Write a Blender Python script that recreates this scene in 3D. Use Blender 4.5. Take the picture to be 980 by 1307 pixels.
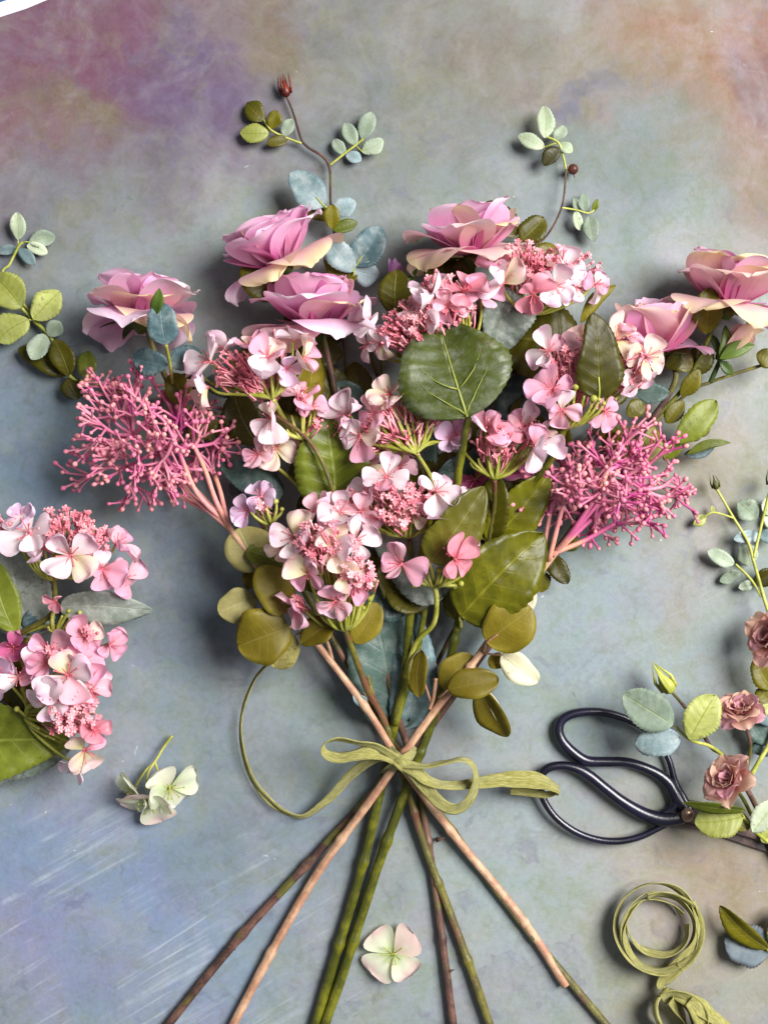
import bpy, bmesh, math, random
from mathutils import Vector, Matrix, Quaternion, noise as mnoise

for o in list(bpy.data.objects):
    bpy.data.objects.remove(o)
scene = bpy.context.scene
C = scene.collection
random.seed(7)

# ------------------------------------------------------------------ camera
H = 1.0              # camera height above the sheet, metres
S = 0.00055          # metres per photo pixel on the sheet
CX, CY = 490.0, 653.5
cam_d = bpy.data.cameras.new('camera')
cam = bpy.data.objects.new('camera', cam_d)
C.objects.link(cam)
cam.location = (0, 0, H)
cam_d.sensor_fit = 'VERTICAL'
cam_d.sensor_height = 36.0
cam_d.lens = 36.0 * H / (1307 * S)
cam_d.clip_start = 0.01
cam_d.clip_end = 50
scene.camera = cam

# ------------------------------------------------------------------ light
world = bpy.data.worlds.new('World')
scene.world = world
world.use_nodes = True
bg = world.node_tree.nodes['Background']
bg.inputs[0].default_value = (0.88, 0.93, 1.0, 1)
bg.inputs[1].default_value = 0.14


def area(name, loc, size, energy, col):
    d = bpy.data.lights.new(name, 'AREA')
    d.shape = 'RECTANGLE'
    d.size, d.size_y = size
    d.energy = energy
    d.color = col
    o = bpy.data.objects.new(name, d)
    C.objects.link(o)
    o.location = loc
    o.rotation_euler = (-Vector(loc)).to_track_quat('-Z', 'Y').to_euler()
    return o


area('window_light', (1.75, 0.75, 2.3), (1.6, 1.6), 150, (1.0, 0.98, 0.955))

vs = scene.view_settings
vs.view_transform = 'Standard'
vs.look = 'None'
vs.exposure = 0.62
vs.gamma = 1.0
vs.use_curve_mapping = False
scene.render.engine = 'CYCLES'
scene.cycles.max_bounces = 5
scene.cycles.diffuse_bounces = 3
scene.cycles.glossy_bounces = 2
scene.cycles.transmission_bounces = 3
scene.cycles.transparent_max_bounces = 4


# ------------------------------------------------------------------ helpers
def P(px, py, z=0.0):
    """photo pixel + height in millimetres -> point in the place"""
    zz = z * 0.001
    k = S * (H - zz) / H
    return Vector(((px - CX) * k, (CY - py) * k, zz))


def L(px, z=0.0):
    return px * S * (H - z * 0.001) / H


def lin(c):
    def f(x):
        x /= 255.0
        return x / 12.92 if x <= 0.04045 else ((x + 0.055) / 1.055) ** 2.4
    return (f(c[0]), f(c[1]), f(c[2]), 1.0)


WM = {}


def W(o):
    return WM.get(o.name, Matrix.Identity(4))


def link(name, data, world_m, parent=None):
    o = bpy.data.objects.new(name, data)
    C.objects.link(o)
    WM[o.name] = world_m.copy()
    if parent is not None:
        o.parent = parent
        o.matrix_basis = W(parent).inverted() @ world_m
    else:
        o.matrix_basis = world_m
    return o


def thing(name, label, cat, loc, group=None):
    o = link(name, None, Matrix.Translation(loc))
    o.empty_display_size = 0.02
    o['label'] = label
    o['category'] = cat
    if group:
        o['group'] = group
    return o


def mesh_from(name, verts, faces, mat, uvs=None, smooth=True):
    me = bpy.data.meshes.new(name)
    me.from_pydata([tuple(v) for v in verts], [], faces)
    if uvs is not None:
        ul = me.uv_layers.new(name='UVMap')
        idx = [0] * len(me.loops)
        me.loops.foreach_get('vertex_index', idx)
        flat = []
        for i in idx:
            flat.extend(uvs[i])
        ul.data.foreach_set('uv', flat)
    if smooth:
        me.polygons.foreach_set('use_smooth', [True] * len(me.polygons))
    if isinstance(mat, (list, tuple)):
        for m in mat:
            me.materials.append(m)
    else:
        me.materials.append(mat)
    me.update()
    return me


def grid_mesh(name, fn, us, vs_, mat):
    verts, uvs, faces = [], [], []
    nv = len(vs_)
    for u in us:
        for v in vs_:
            verts.append(fn(u, v))
            uvs.append((u, v * 0.5 + 0.5))
    for i in range(len(us) - 1):
        for j in range(nv - 1):
            a = i * nv + j
            faces.append((a, a + nv, a + nv + 1, a + 1))
    return mesh_from(name, verts, faces, mat, uvs)


def cos_space(n):
    return [0.5 - 0.5 * math.cos(math.pi * i / (n - 1)) for i in range(n)]


def catmull(pts, per=6):
    """pts: list of tuples (any length) -> smooth list"""
    n = len(pts)
    if n < 3:
        a, b = pts
        return [tuple(a[k] + (b[k] - a[k]) * i / per for k in range(len(a))) for i in range(per + 1)]
    out = []
    for i in range(n - 1):
        p0 = pts[max(i - 1, 0)]
        p1, p2 = pts[i], pts[i + 1]
        p3 = pts[min(i + 2, n - 1)]
        for j in range(per):
            t = j / per
            t2, t3 = t * t, t * t * t
            out.append(tuple(0.5 * (2 * p1[k] + (p2[k] - p0[k]) * t + (2 * p0[k] - 5 * p1[k] + 4 * p2[k] - p3[k]) * t2
                                    + (3 * p1[k] - p0[k] - 3 * p2[k] + p3[k]) * t3) for k in range(len(p1))))
    out.append(tuple(pts[-1]))
    return out


class MB:
    """collects tubes, balls and small blades into one mesh"""

    def __init__(self):
        self.v, self.f, self.uv, self.mi = [], [], [], []

    def tube(self, pts, rads, ns=8, cap=True, mi=0):
        pts = [Vector(p) for p in pts]
        n = len(pts)
        base = len(self.v)
        t = (pts[1] - pts[0]).normalized()
        ref = Vector((0, 0, 1)) if abs(t.z) < 0.9 else Vector((1, 0, 0))
        nrm = (ref - t * ref.dot(t)).normalized()
        d = 0.0
        for i in range(n):
            if i == 0:
                t = pts[1] - pts[0]
            elif i == n - 1:
                t = pts[-1] - pts[-2]
            else:
                t = pts[i + 1] - pts[i - 1]
                d += (pts[i] - pts[i - 1]).length
            if t.length < 1e-9:
                t = Vector((0, 0, 1))
            t.normalize()
            nrm = nrm - t * nrm.dot(t)
            if nrm.length < 1e-6:
                nrm = t.orthogonal()
            nrm.normalize()
            b = t.cross(nrm)
            r = rads[i] if isinstance(rads, (list, tuple)) else rads
            for k in range(ns):
                a = 2 * math.pi * k / ns
                self.v.append(pts[i] + (nrm * math.cos(a) + b * math.sin(a)) * r)
                self.uv.append((d * 20, k / ns))
        for i in range(n - 1):
            for k in range(ns):
                a = base + i * ns + k
                b_ = base + i * ns + (k + 1) % ns
                self.f.append((a, b_, b_ + ns, a + ns))
                self.mi.append(mi)
        if cap:
            self.f.append(tuple(base + k for k in reversed(range(ns))))
            self.f.append(tuple(base + (n - 1) * ns + k for k in range(ns)))
            self.mi += [mi, mi]

    def ball(self, c, r, axis=None, stretch=1.0, nr=4, ns=7, mi=0):
        c = Vector(c)
        ax = Vector(axis).normalized() if axis is not None else Vector((0, 0, 1))
        x = ax.orthogonal().normalized()
        y = ax.cross(x)
        base = len(self.v)
        self.v.append(c - ax * r * stretch)
        self.uv.append((0, 0))
        for i in range(1, nr):
            a = math.pi * i / nr
            for k in range(ns):
                b = 2 * math.pi * k / ns
                self.v.append(c - ax * r * stretch * math.cos(a) + (x * math.cos(b) + y * math.sin(b)) * r * math.sin(a))
                self.uv.append((i / nr, k / ns))
        self.v.append(c + ax * r * stretch)
        self.uv.append((1, 0))
        top = len(self.v) - 1
        for k in range(ns):
            k2 = (k + 1) % ns
            self.f.append((base, base + 1 + k2, base + 1 + k))
            self.mi.append(mi)
            for i in range(nr - 2):
                a = base + 1 + i * ns
                self.f.append((a + k, a + k2, a + ns + k2, a + ns + k))
                self.mi.append(mi)
            a = base + 1 + (nr - 2) * ns
            self.f.append((a + k, a + k2, top))
            self.mi.append(mi)

    def star(self, c, axis, r, n=5, cup=0.25, spin=0.0, mi=0):
        """a tiny flower: n small rounded petals"""
        c = Vector(c)
        ax = Vector(axis).normalized()
        x = ax.orthogonal().normalized()
        y = ax.cross(x)
        for k in range(n):
            a = spin + 2 * math.pi * k / n
            d = x * math.cos(a) + y * math.sin(a)
            s = -x * math.sin(a) + y * math.cos(a)
            b = len(self.v)
            prof = [(0.0, 0.10, 0), (0.45, 0.27, .1), (0.8, 0.34, cup * .6), (1.0, 0.15, cup)]
            for (u, w, h) in prof:
                for sgn in (-1, 1):
                    self.v.append(c + d * u * r + s * sgn * w * r + ax * h * r)
                    self.uv.append((u, 0.5 + sgn * w))
            for i in range(3):
                q = b + i * 2
                self.f.append((q, q + 2, q + 3, q + 1))
                self.mi.append(mi)

    def build(self, name, mat, parent, kind=None, origin=None):
        wm = W(parent) if origin is None else Matrix.Translation(origin)
        inv = wm.inverted()
        me = mesh_from(name, [inv @ v for v in self.v], self.f, mat, self.uv)
        if isinstance(mat, (list, tuple)):
            me.polygons.foreach_set('material_index', self.mi)
        o = link(name, me, wm, parent)
        if kind:
            o['kind'] = kind
        return o


# ------------------------------------------------------------------ materials
class NT:
    def __init__(self, name):
        self.m = bpy.data.materials.new(name)
        self.m.use_nodes = True
        self.t = self.m.node_tree
        self.n = self.t.nodes
        self.b = self.n['Principled BSDF']
        self.out = self.n['Material Output']

    def add(self, typ, **kw):
        nd = self.n.new(typ)
        for k, v in kw.items():
            setattr(nd, k, v)
        return nd

    def lk(self, a, b):
        self.t.links.new(a, b)

    def val(self, sock, v):
        if hasattr(v, 'is_output') or isinstance(v, bpy.types.NodeSocket):
            self.lk(v, sock)
        else:
            sock.default_value = v

    def math(self, op, a, b=None, c=None, clamp=False):
        nd = self.add('ShaderNodeMath', operation=op, use_clamp=clamp)
        self.val(nd.inputs[0], a)
        if b is not None:
            self.val(nd.inputs[1], b)
        if c is not None:
            self.val(nd.inputs[2], c)
        return nd.outputs[0]

    def mix(self, f, a, b, mode='MIX'):
        nd = self.add('ShaderNodeMix', data_type='RGBA', blend_type=mode)
        self.val(nd.inputs[0], f)
        self.val(nd.inputs[6], a)
        self.val(nd.inputs[7], b)
        return nd.outputs[2]

    def noise(self, vec, scale, detail=3.0, rough=0.55, dist=0.0):
        nd = self.add('ShaderNodeTexNoise')
        nd.inputs['Scale'].default_value = scale
        nd.inputs['Detail'].default_value = detail
        nd.inputs['Roughness'].default_value = rough
        nd.inputs['Distortion'].default_value = dist
        if vec is not None:
            self.lk(vec, nd.inputs['Vector'])
        return nd

    def rng(self, v, a, b, c=0.0, d=1.0, smooth=True):
        nd = self.add('ShaderNodeMapRange')
        nd.interpolation_type = 'SMOOTHSTEP' if smooth else 'LINEAR'
        self.val(nd.inputs['Value'], v)
        nd.inputs['From Min'].default_value = a
        nd.inputs['From Max'].default_value = b
        nd.inputs['To Min'].default_value = c
        nd.inputs['To Max'].default_value = d
        return nd.outputs[0]

    def bump(self, h, strength, dist, prev=None):
        nd = self.add('ShaderNodeBump')
        nd.inputs['Strength'].default_value = strength
        nd.inputs['Distance'].default_value = dist
        self.lk(h, nd.inputs['Height'])
        if prev is not None:
            self.lk(prev, nd.inputs['Normal'])
        return nd.outputs[0]

    def translucent(self, col, f, normal=None):
        tr = self.add('ShaderNodeBsdfTranslucent')
        self.lk(col, tr.inputs[0])
        if normal is not None:
            self.lk(normal, tr.inputs['Normal'])
        mx = self.add('ShaderNodeMixShader')
        mx.inputs[0].default_value = f
        self.lk(self.b.outputs[0], mx.inputs[1])
        self.lk(tr.outputs[0], mx.inputs[2])
        self.lk(mx.outputs[0], self.out.inputs[0])


def leaf_mat(name, c1, c2, vein, rough=0.42, vein_amt=0.6, trans=0.12, dusty=0.0, edge=None):
    t = NT(name)
    uv = t.add('ShaderNodeTexCoord')
    sep = t.add('ShaderNodeSeparateXYZ')
    t.lk(uv.outputs['UV'], sep.inputs[0])
    u = sep.outputs[0]
    v = t.math('MULTIPLY', t.math('ABSOLUTE', t.math('SUBTRACT', sep.outputs[1], 0.5)), 2.0)
    oi = t.add('ShaderNodeObjectInfo')
    rnd = oi.outputs['Random']
    off = t.add('ShaderNodeVectorMath', operation='SCALE')
    t.lk(oi.outputs['Location'], off.inputs[0])
    off.inputs['Scale'].default_value = 7.0
    pos = t.add('ShaderNodeVectorMath', operation='ADD')
    t.lk(uv.outputs['Object'], pos.inputs[0])
    t.lk(off.outputs[0], pos.inputs[1])
    n1 = t.noise(pos.outputs[0], 60, 3)
    n2 = t.noise(pos.outputs[0], 420, 2)
    f = t.rng(t.math('ADD', n1.outputs['Fac'], t.math('MULTIPLY', t.math('SUBTRACT', rnd, 0.5), 0.35)), 0.3, 0.7)
    col = t.mix(f, lin(c1), lin(c2))
    col = t.mix(t.math('MULTIPLY', n2.outputs['Fac'], 0.22), col, lin([x * 0.55 for x in c1]))
    n6 = t.noise(pos.outputs[0], 28, 4, 0.65)
    col = t.mix(1.0, col, t.rng(n6.outputs['Fac'], 0.3, 0.7, 0.72, 1.18, False), 'MULTIPLY')
    col = t.mix(t.math('MULTIPLY', t.rng(t.math('MULTIPLY', n2.outputs['Fac'], n6.outputs['Fac']), 0.33, 0.42), 0.5), col, lin((86, 66, 28)))
    # veins: midrib plus slanted side veins
    mid = t.rng(v, 0.015, 0.06, 1, 0)
    ph = t.math('FRACT', t.math('MULTIPLY', t.math('SUBTRACT', u, t.math('MULTIPLY', v, 0.22)), 6.5))
    d = t.math('ABSOLUTE', t.math('SUBTRACT', ph, 0.5))
    side = t.math('MULTIPLY', t.rng(d, 0.02, 0.09, 1, 0), t.rng(v, 0.0, 0.95, 0.75, 0.05))
    vm = t.math('MAXIMUM', mid, t.math('MULTIPLY', side, 0.55))
    col = t.mix(t.math('MULTIPLY', vm, vein_amt), col, lin(vein))
    if dusty:
        col = t.mix(t.math('MULTIPLY', t.rng(t.noise(pos.outputs[0], 110, 5, 0.7).outputs['Fac'], 0.42, 0.75), dusty), col,
                    lin((196, 200, 196)))
    if edge is not None:
        col = t.mix(t.math('MULTIPLY', t.rng(v, 0.82, 1.0), 0.6), col, lin(edge))
    hs = t.add('ShaderNodeHueSaturation')
    t.lk(col, hs.inputs['Color'])
    t.lk(t.rng(rnd, 0, 1, 0.82, 1.15, False), hs.inputs['Value'])
    col = hs.outputs[0]
    t.lk(col, t.b.inputs['Base Color'])
    t.b.inputs['Roughness'].default_value = rough
    t.b.inputs['Specular IOR Level'].default_value = 0.3
    hgt = t.math('SUBTRACT', t.math('MULTIPLY', n2.outputs['Fac'], 0.35), t.math('MULTIPLY', vm, 0.8))
    nb = t.bump(hgt, 0.5, 0.0006)
    t.lk(nb, t.b.inputs['Normal'])
    t.translucent(col, trans)
    return t.m


def petal_mat(name, base, main, tip, alt, altamt=0.5, trans=0.40, basepos=0.34, rough=0.62):
    t = NT(name)
    uv = t.add('ShaderNodeTexCoord')
    sep = t.add('ShaderNodeSeparateXYZ')
    t.lk(uv.outputs['UV'], sep.inputs[0])
    u = sep.outputs[0]
    oi = t.add('ShaderNodeObjectInfo')
    rnd = oi.outputs['Random']
    off = t.add('ShaderNodeVectorMath', operation='SCALE')
    t.lk(oi.outputs['Location'], off.inputs[0])
    off.inputs['Scale'].default_value = 9.0
    pos = t.add('ShaderNodeVectorMath', operation='ADD')
    t.lk(uv.outputs['UV'], pos.inputs[0])
    t.lk(off.outputs[0], pos.inputs[1])
    n1 = t.noise(pos.outputs[0], 2.2, 3)
    uu = t.math('ADD', u, t.math('MULTIPLY', t.math('SUBTRACT', n1.outputs['Fac'], 0.5), 0.5))
    col = t.mix(t.rng(uu, basepos * 0.35, basepos * 1.5), lin(base), lin(main))
    col = t.mix(t.rng(uu, 0.6, 1.0), col, lin(tip))
    n3 = t.noise(pos.outputs[0], 1.3, 2)
    fa = t.math('ADD', n3.outputs['Fac'], t.math('MULTIPLY', t.math('SUBTRACT', rnd, 0.5), 0.7))
    col = t.mix(t.math('MULTIPLY', t.rng(fa, 0.45, 0.72), altamt), col, lin(alt))
    # fine streaks running along the petal
    mp = t.add('ShaderNodeMapping')
    mp.inputs['Scale'].default_value = (1.4, 26, 1)
    t.lk(pos.outputs[0], mp.inputs[0])
    st = t.noise(mp.outputs[0], 1.0, 3, 0.6, 0.3)
    col = t.mix(t.math('MULTIPLY', t.rng(st.outputs['Fac'], 0.45, 0.75), 0.16), col, lin([x * 0.72 for x in main]))
    t.lk(col, t.b.inputs['Base Color'])
    t.b.inputs['Roughness'].default_value = rough
    t.b.inputs['Specular IOR Level'].default_value = 0.25
    t.b.inputs['Sheen Weight'].default_value = 0.15
    nb = t.bump(st.outputs['Fac'], 0.35, 0.0006)
    t.lk(nb, t.b.inputs['Normal'])
    t.translucent(col, trans)
    return t.m


def plain_mat(name, c1, c2, scale=80, rough=0.5, bump=0.3, bscale=500, stretch=None, metal=0.0, spec=0.4, c3=None, lo=0.4, hi=0.62):
    t = NT(name)
    tc = t.add('ShaderNodeTexCoord')
    v = tc.outputs['Object']
    if stretch:
        mp = t.add('ShaderNodeMapping')
        mp.inputs['Scale'].default_value = stretch
        t.lk(tc.outputs['UV'], mp.inputs[0])
        v2 = mp.outputs[0]
    else:
        v2 = v
    n1 = t.noise(v, scale, 3)
    col = t.mix(t.rng(n1.outputs['Fac'], lo, hi), lin(c1), lin(c2))
    if c3:
        n3 = t.noise(v, scale * 0.6, 2)
        n3.inputs['Vector'].default_value = (0, 0, 0)
        col = t.mix(t.rng(n3.outputs['Fac'], 0.52, 0.62), col, lin(c3))
    n2 = t.noise(v2, bscale if not stretch else 1.0, 3, 0.65)
    col = t.mix(t.math('MULTIPLY', t.rng(n2.outputs['Fac'], 0.35, 0.75), 0.3), col, lin([x * 0.55 for x in c1]))
    t.lk(col, t.b.inputs['Base Color'])
    t.b.inputs['Roughness'].default_value = rough
    t.b.inputs['Metallic'].default_value = metal
    t.b.inputs['Specular IOR Level'].default_value = spec
    nb = t.bump(n2.outputs['Fac'], bump, 0.0008)
    t.lk(nb, t.b.inputs['Normal'])
    return t.m


M = {}
M['olive'] = leaf_mat('leaf_olive', (80, 77, 5), (106, 100, 12), (128, 122, 34))
M['dark'] = leaf_mat('leaf_dark', (58, 55, 3), (80, 75, 6), (96, 92, 20))
M['green'] = leaf_mat('leaf_green', (86, 97, 18), (116, 126, 40), (136, 144, 62))
M['lime'] = leaf_mat('leaf_lime', (150, 156, 74), (176, 182, 108), (138, 144, 52), vein_amt=0.8)
M['pale'] = leaf_mat('leaf_pale', (176, 192, 160), (206, 214, 186), (160, 172, 92), vein_amt=0.7, rough=0.55)
M['mint'] = leaf_mat('leaf_mint', (132, 150, 130), (168, 182, 158), (148, 162, 84), vein_amt=0.5, rough=0.55, dusty=0.2)
M['blue'] = leaf_mat('leaf_blue', (70, 98, 104), (100, 126, 132), (112, 136, 132), vein_amt=0.35, dusty=0.35, rough=0.5)
M['bluepale'] = leaf_mat('leaf_blue_pale', (112, 138, 142), (146, 164, 168), (150, 168, 160), vein_amt=0.3, dusty=0.4, rough=0.5)
M['teal'] = leaf_mat('leaf_teal', (52, 78, 76), (78, 100, 92), (86, 104, 84), vein_amt=0.3, dusty=0.15)
M['grey'] = leaf_mat('leaf_grey', (112, 124, 112), (148, 156, 146), (150, 154, 130), vein_amt=0.4, dusty=0.5, rough=0.5)
M['big'] = leaf_mat('leaf_big', (74, 84, 26), (96, 108, 62), (122, 128, 44), vein_amt=0.45, dusty=0.22, rough=0.38)
M['hyd'] = leaf_mat('leaf_hydrangea', (74, 75, 4), (108, 107, 16), (128, 124, 36), vein_amt=0.6, rough=0.36)
M['khaki'] = leaf_mat('leaf_khaki', (98, 95, 22), (120, 116, 40), (142, 136, 64), vein_amt=0.5, rough=0.42)
M['gold'] = leaf_mat('leaf_gold', (112, 99, 16), (132, 118, 30), (152, 136, 74), vein_amt=0.3, rough=0.5)
M['goldpale'] = leaf_mat('leaf_gold_pale', (150, 141, 80), (172, 163, 106), (196, 188, 140), vein_amt=0.45, rough=0.55)
M['cream'] = leaf_mat('leaf_cream', (212, 204, 164), (226, 220, 190), (206, 196, 150), vein_amt=0.3, rough=0.55, trans=0.2)
M['bluedark'] = leaf_mat('leaf_slate', (92, 106, 116), (120, 132, 140), (130, 136, 84), vein_amt=0.7, rough=0.5, edge=(66, 56, 52))
M['sepal'] = leaf_mat('sepal_green', (58, 82, 26), (88, 110, 40), (96, 116, 56), vein_amt=0.2)

M['rosepink'] = petal_mat('rose_pink', (208, 84, 150), (236, 164, 208), (244, 206, 230), (244, 196, 220), 0.6, trans=.42, basepos=.4)
M['rosecream'] = petal_mat('rose_cream', (222, 116, 168), (238, 196, 190), (242, 222, 172), (240, 194, 214), 0.55, trans=.42, basepos=.4)
M['roselilac'] = petal_mat('rose_lilac', (216, 104, 168), (238, 190, 224), (246, 224, 238), (244, 222, 196), 0.55, trans=.42, basepos=.4)
M['rosedeep'] = petal_mat('rose_deep', (196, 70, 140), (214, 110, 172), (226, 150, 200), (214, 130, 180), 0.5)
M['budlilac'] = petal_mat('bud_lilac', (190, 110, 180), (206, 146, 206), (216, 170, 216), (200, 130, 180), 0.4)
M['budcream'] = petal_mat('bud_cream', (226, 206, 166), (230, 208, 172), (226, 180, 170), (232, 200, 190), 0.5)
M['smallrose'] = petal_mat('small_rose_pink', (190, 114, 108), (214, 154, 150), (222, 176, 166), (214, 154, 176), 0.75)
M['smallrosetan'] = petal_mat('small_rose_tan', (192, 124, 100), (214, 160, 138), (228, 190, 168), (214, 154, 158), 0.6)
FL = {
    'w': petal_mat('floret_white_pink', (240, 214, 206), (244, 228, 232), (238, 202, 222), (246, 228, 234), 0.6, basepos=0.3),
    'p': petal_mat('floret_pink', (236, 146, 164), (242, 174, 196), (240, 184, 212), (246, 208, 214), 0.6, basepos=0.3),
    'd': petal_mat('floret_deep_pink', (222, 112, 130), (234, 150, 168), (238, 176, 190), (232, 146, 164), 0.5, basepos=0.3),
    'c': petal_mat('floret_cream', (232, 222, 166), (240, 222, 196), (238, 202, 202), (240, 214, 208), 0.55, basepos=0.4),
    'l': petal_mat('floret_lilac', (224, 170, 196), (232, 194, 224), (236, 212, 236), (236, 204, 226), 0.5, basepos=0.3),
    'm': petal_mat('floret_magenta', (176, 60, 110), (204, 104, 152), (216, 136, 172), (190, 80, 130), 0.5, basepos=0.3),
    'g': petal_mat('floret_pale_green', (196, 212, 150), (222, 232, 196), (234, 234, 216), (228, 212, 204), 0.5, basepos=0.4),
    'r': petal_mat('floret_rosy_green', (200, 214, 158), (224, 226, 200), (222, 196, 190), (220, 186, 180), 0.7, basepos=0.4),
}
M['leafvein'] = plain_mat('leaf_vein_green', (122, 130, 54), (140, 146, 66), 60, 0.45)
M['stamen'] = plain_mat('stamen_pink', (214, 96, 116), (232, 138, 146), 200, 0.55)
M['tiny'] = plain_mat('tiny_flower_pink', (226, 126, 142), (240, 172, 178), 70, 0.55)
M['pedicel'] = plain_mat('pedicel_green', (138, 140, 48), (172, 170, 84), 60, 0.5)
M['greenstem'] = plain_mat('stem_green', (66, 70, 6), (108, 108, 24), 60, 0.38, 0.9, stretch=(7, 12, 1))
M['olivestem'] = plain_mat('stem_olive_brown', (84, 78, 32), (112, 106, 40), 70, 0.42, 0.9, stretch=(7, 12, 1), c3=(112, 74, 52))
M['brownstem'] = plain_mat('stem_brown', (70, 48, 42), (112, 80, 68), 70, 0.45, 0.9, stretch=(7, 12, 1), c3=(96, 92, 40))
M['tanstem'] = plain_mat('stem_tan', (170, 124, 98), (204, 164, 132), 60, 0.5, 0.9, stretch=(7, 12, 1))
M['limestem'] = plain_mat('stem_lime', (150, 156, 58), (182, 184, 92), 60, 0.5)
M['twig'] = plain_mat('twig_pink', (206, 110, 146), (216, 140, 158), 45, 0.5, 0.15, c3=(192, 76, 140))
M['twigbud'] = plain_mat('twig_bud_pink', (210, 112, 146), (228, 154, 152), 70, 0.45, 0.1)
M['pinktan'] = plain_mat('stem_pink_tan', (206, 146, 120), (214, 142, 140), 35, 0.5, 0.3, c3=(198, 90, 140))
M['redbud'] = plain_mat('bud_red', (66, 16, 12), (112, 40, 26), 120, 0.4)
M['berry'] = plain_mat('berry_brown', (72, 40, 32), (110, 58, 44), 150, 0.35)
M['berrygreen'] = plain_mat('berry_green', (92, 92, 56), (120, 112, 70), 150, 0.35)
M['iron'] = plain_mat('scissor_black', (14, 14, 30), (24, 22, 44), 60, 0.27, 0.12, 600, spec=0.6)
M['blade'] = plain_mat('scissor_blade', (54, 44, 46), (92, 72, 66), 60, 0.5, 0.4, 500, spec=0.5)
M['rivet'] = plain_mat('scissor_rivet', (150, 116, 96), (196, 170, 150), 200, 0.3, 0.2, 400, metal=0.8)


def ribbon_mat():
    t = NT('raffia_ribbon')
    uv = t.add('ShaderNodeTexCoord')
    mp = t.add('ShaderNodeMapping')
    mp.inputs['Scale'].default_value = (14, 11, 1)
    t.lk(uv.outputs['UV'], mp.inputs[0])
    mp2 = t.add('ShaderNodeMapping')
    mp2.inputs['Scale'].default_value = (5, 30, 1)
    t.lk(uv.outputs['UV'], mp2.inputs[0])
    n1 = t.noise(mp.outputs[0], 1, 3)
    n2 = t.noise(mp2.outputs[0], 1, 3, 0.7)
    col = t.mix(t.rng(n1.outputs['Fac'], 0.3, 0.7), lin((156, 152, 66)), lin((200, 194, 120)))
    col = t.mix(t.math('MULTIPLY', t.rng(n2.outputs['Fac'], 0.42, 0.72), 0.6), col, lin((108, 106, 34)))
    t.lk(col, t.b.inputs['Base Color'])
    t.b.inputs['Roughness'].default_value = 0.45
    t.b.inputs['Sheen Weight'].default_value = 0.2
    nb = t.bump(n2.outputs['Fac'], 0.9, 0.0012)
    t.lk(nb, t.b.inputs['Normal'])
    t.translucent(col, 0.22)
    return t.m


M['ribbon'] = ribbon_mat()


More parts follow.
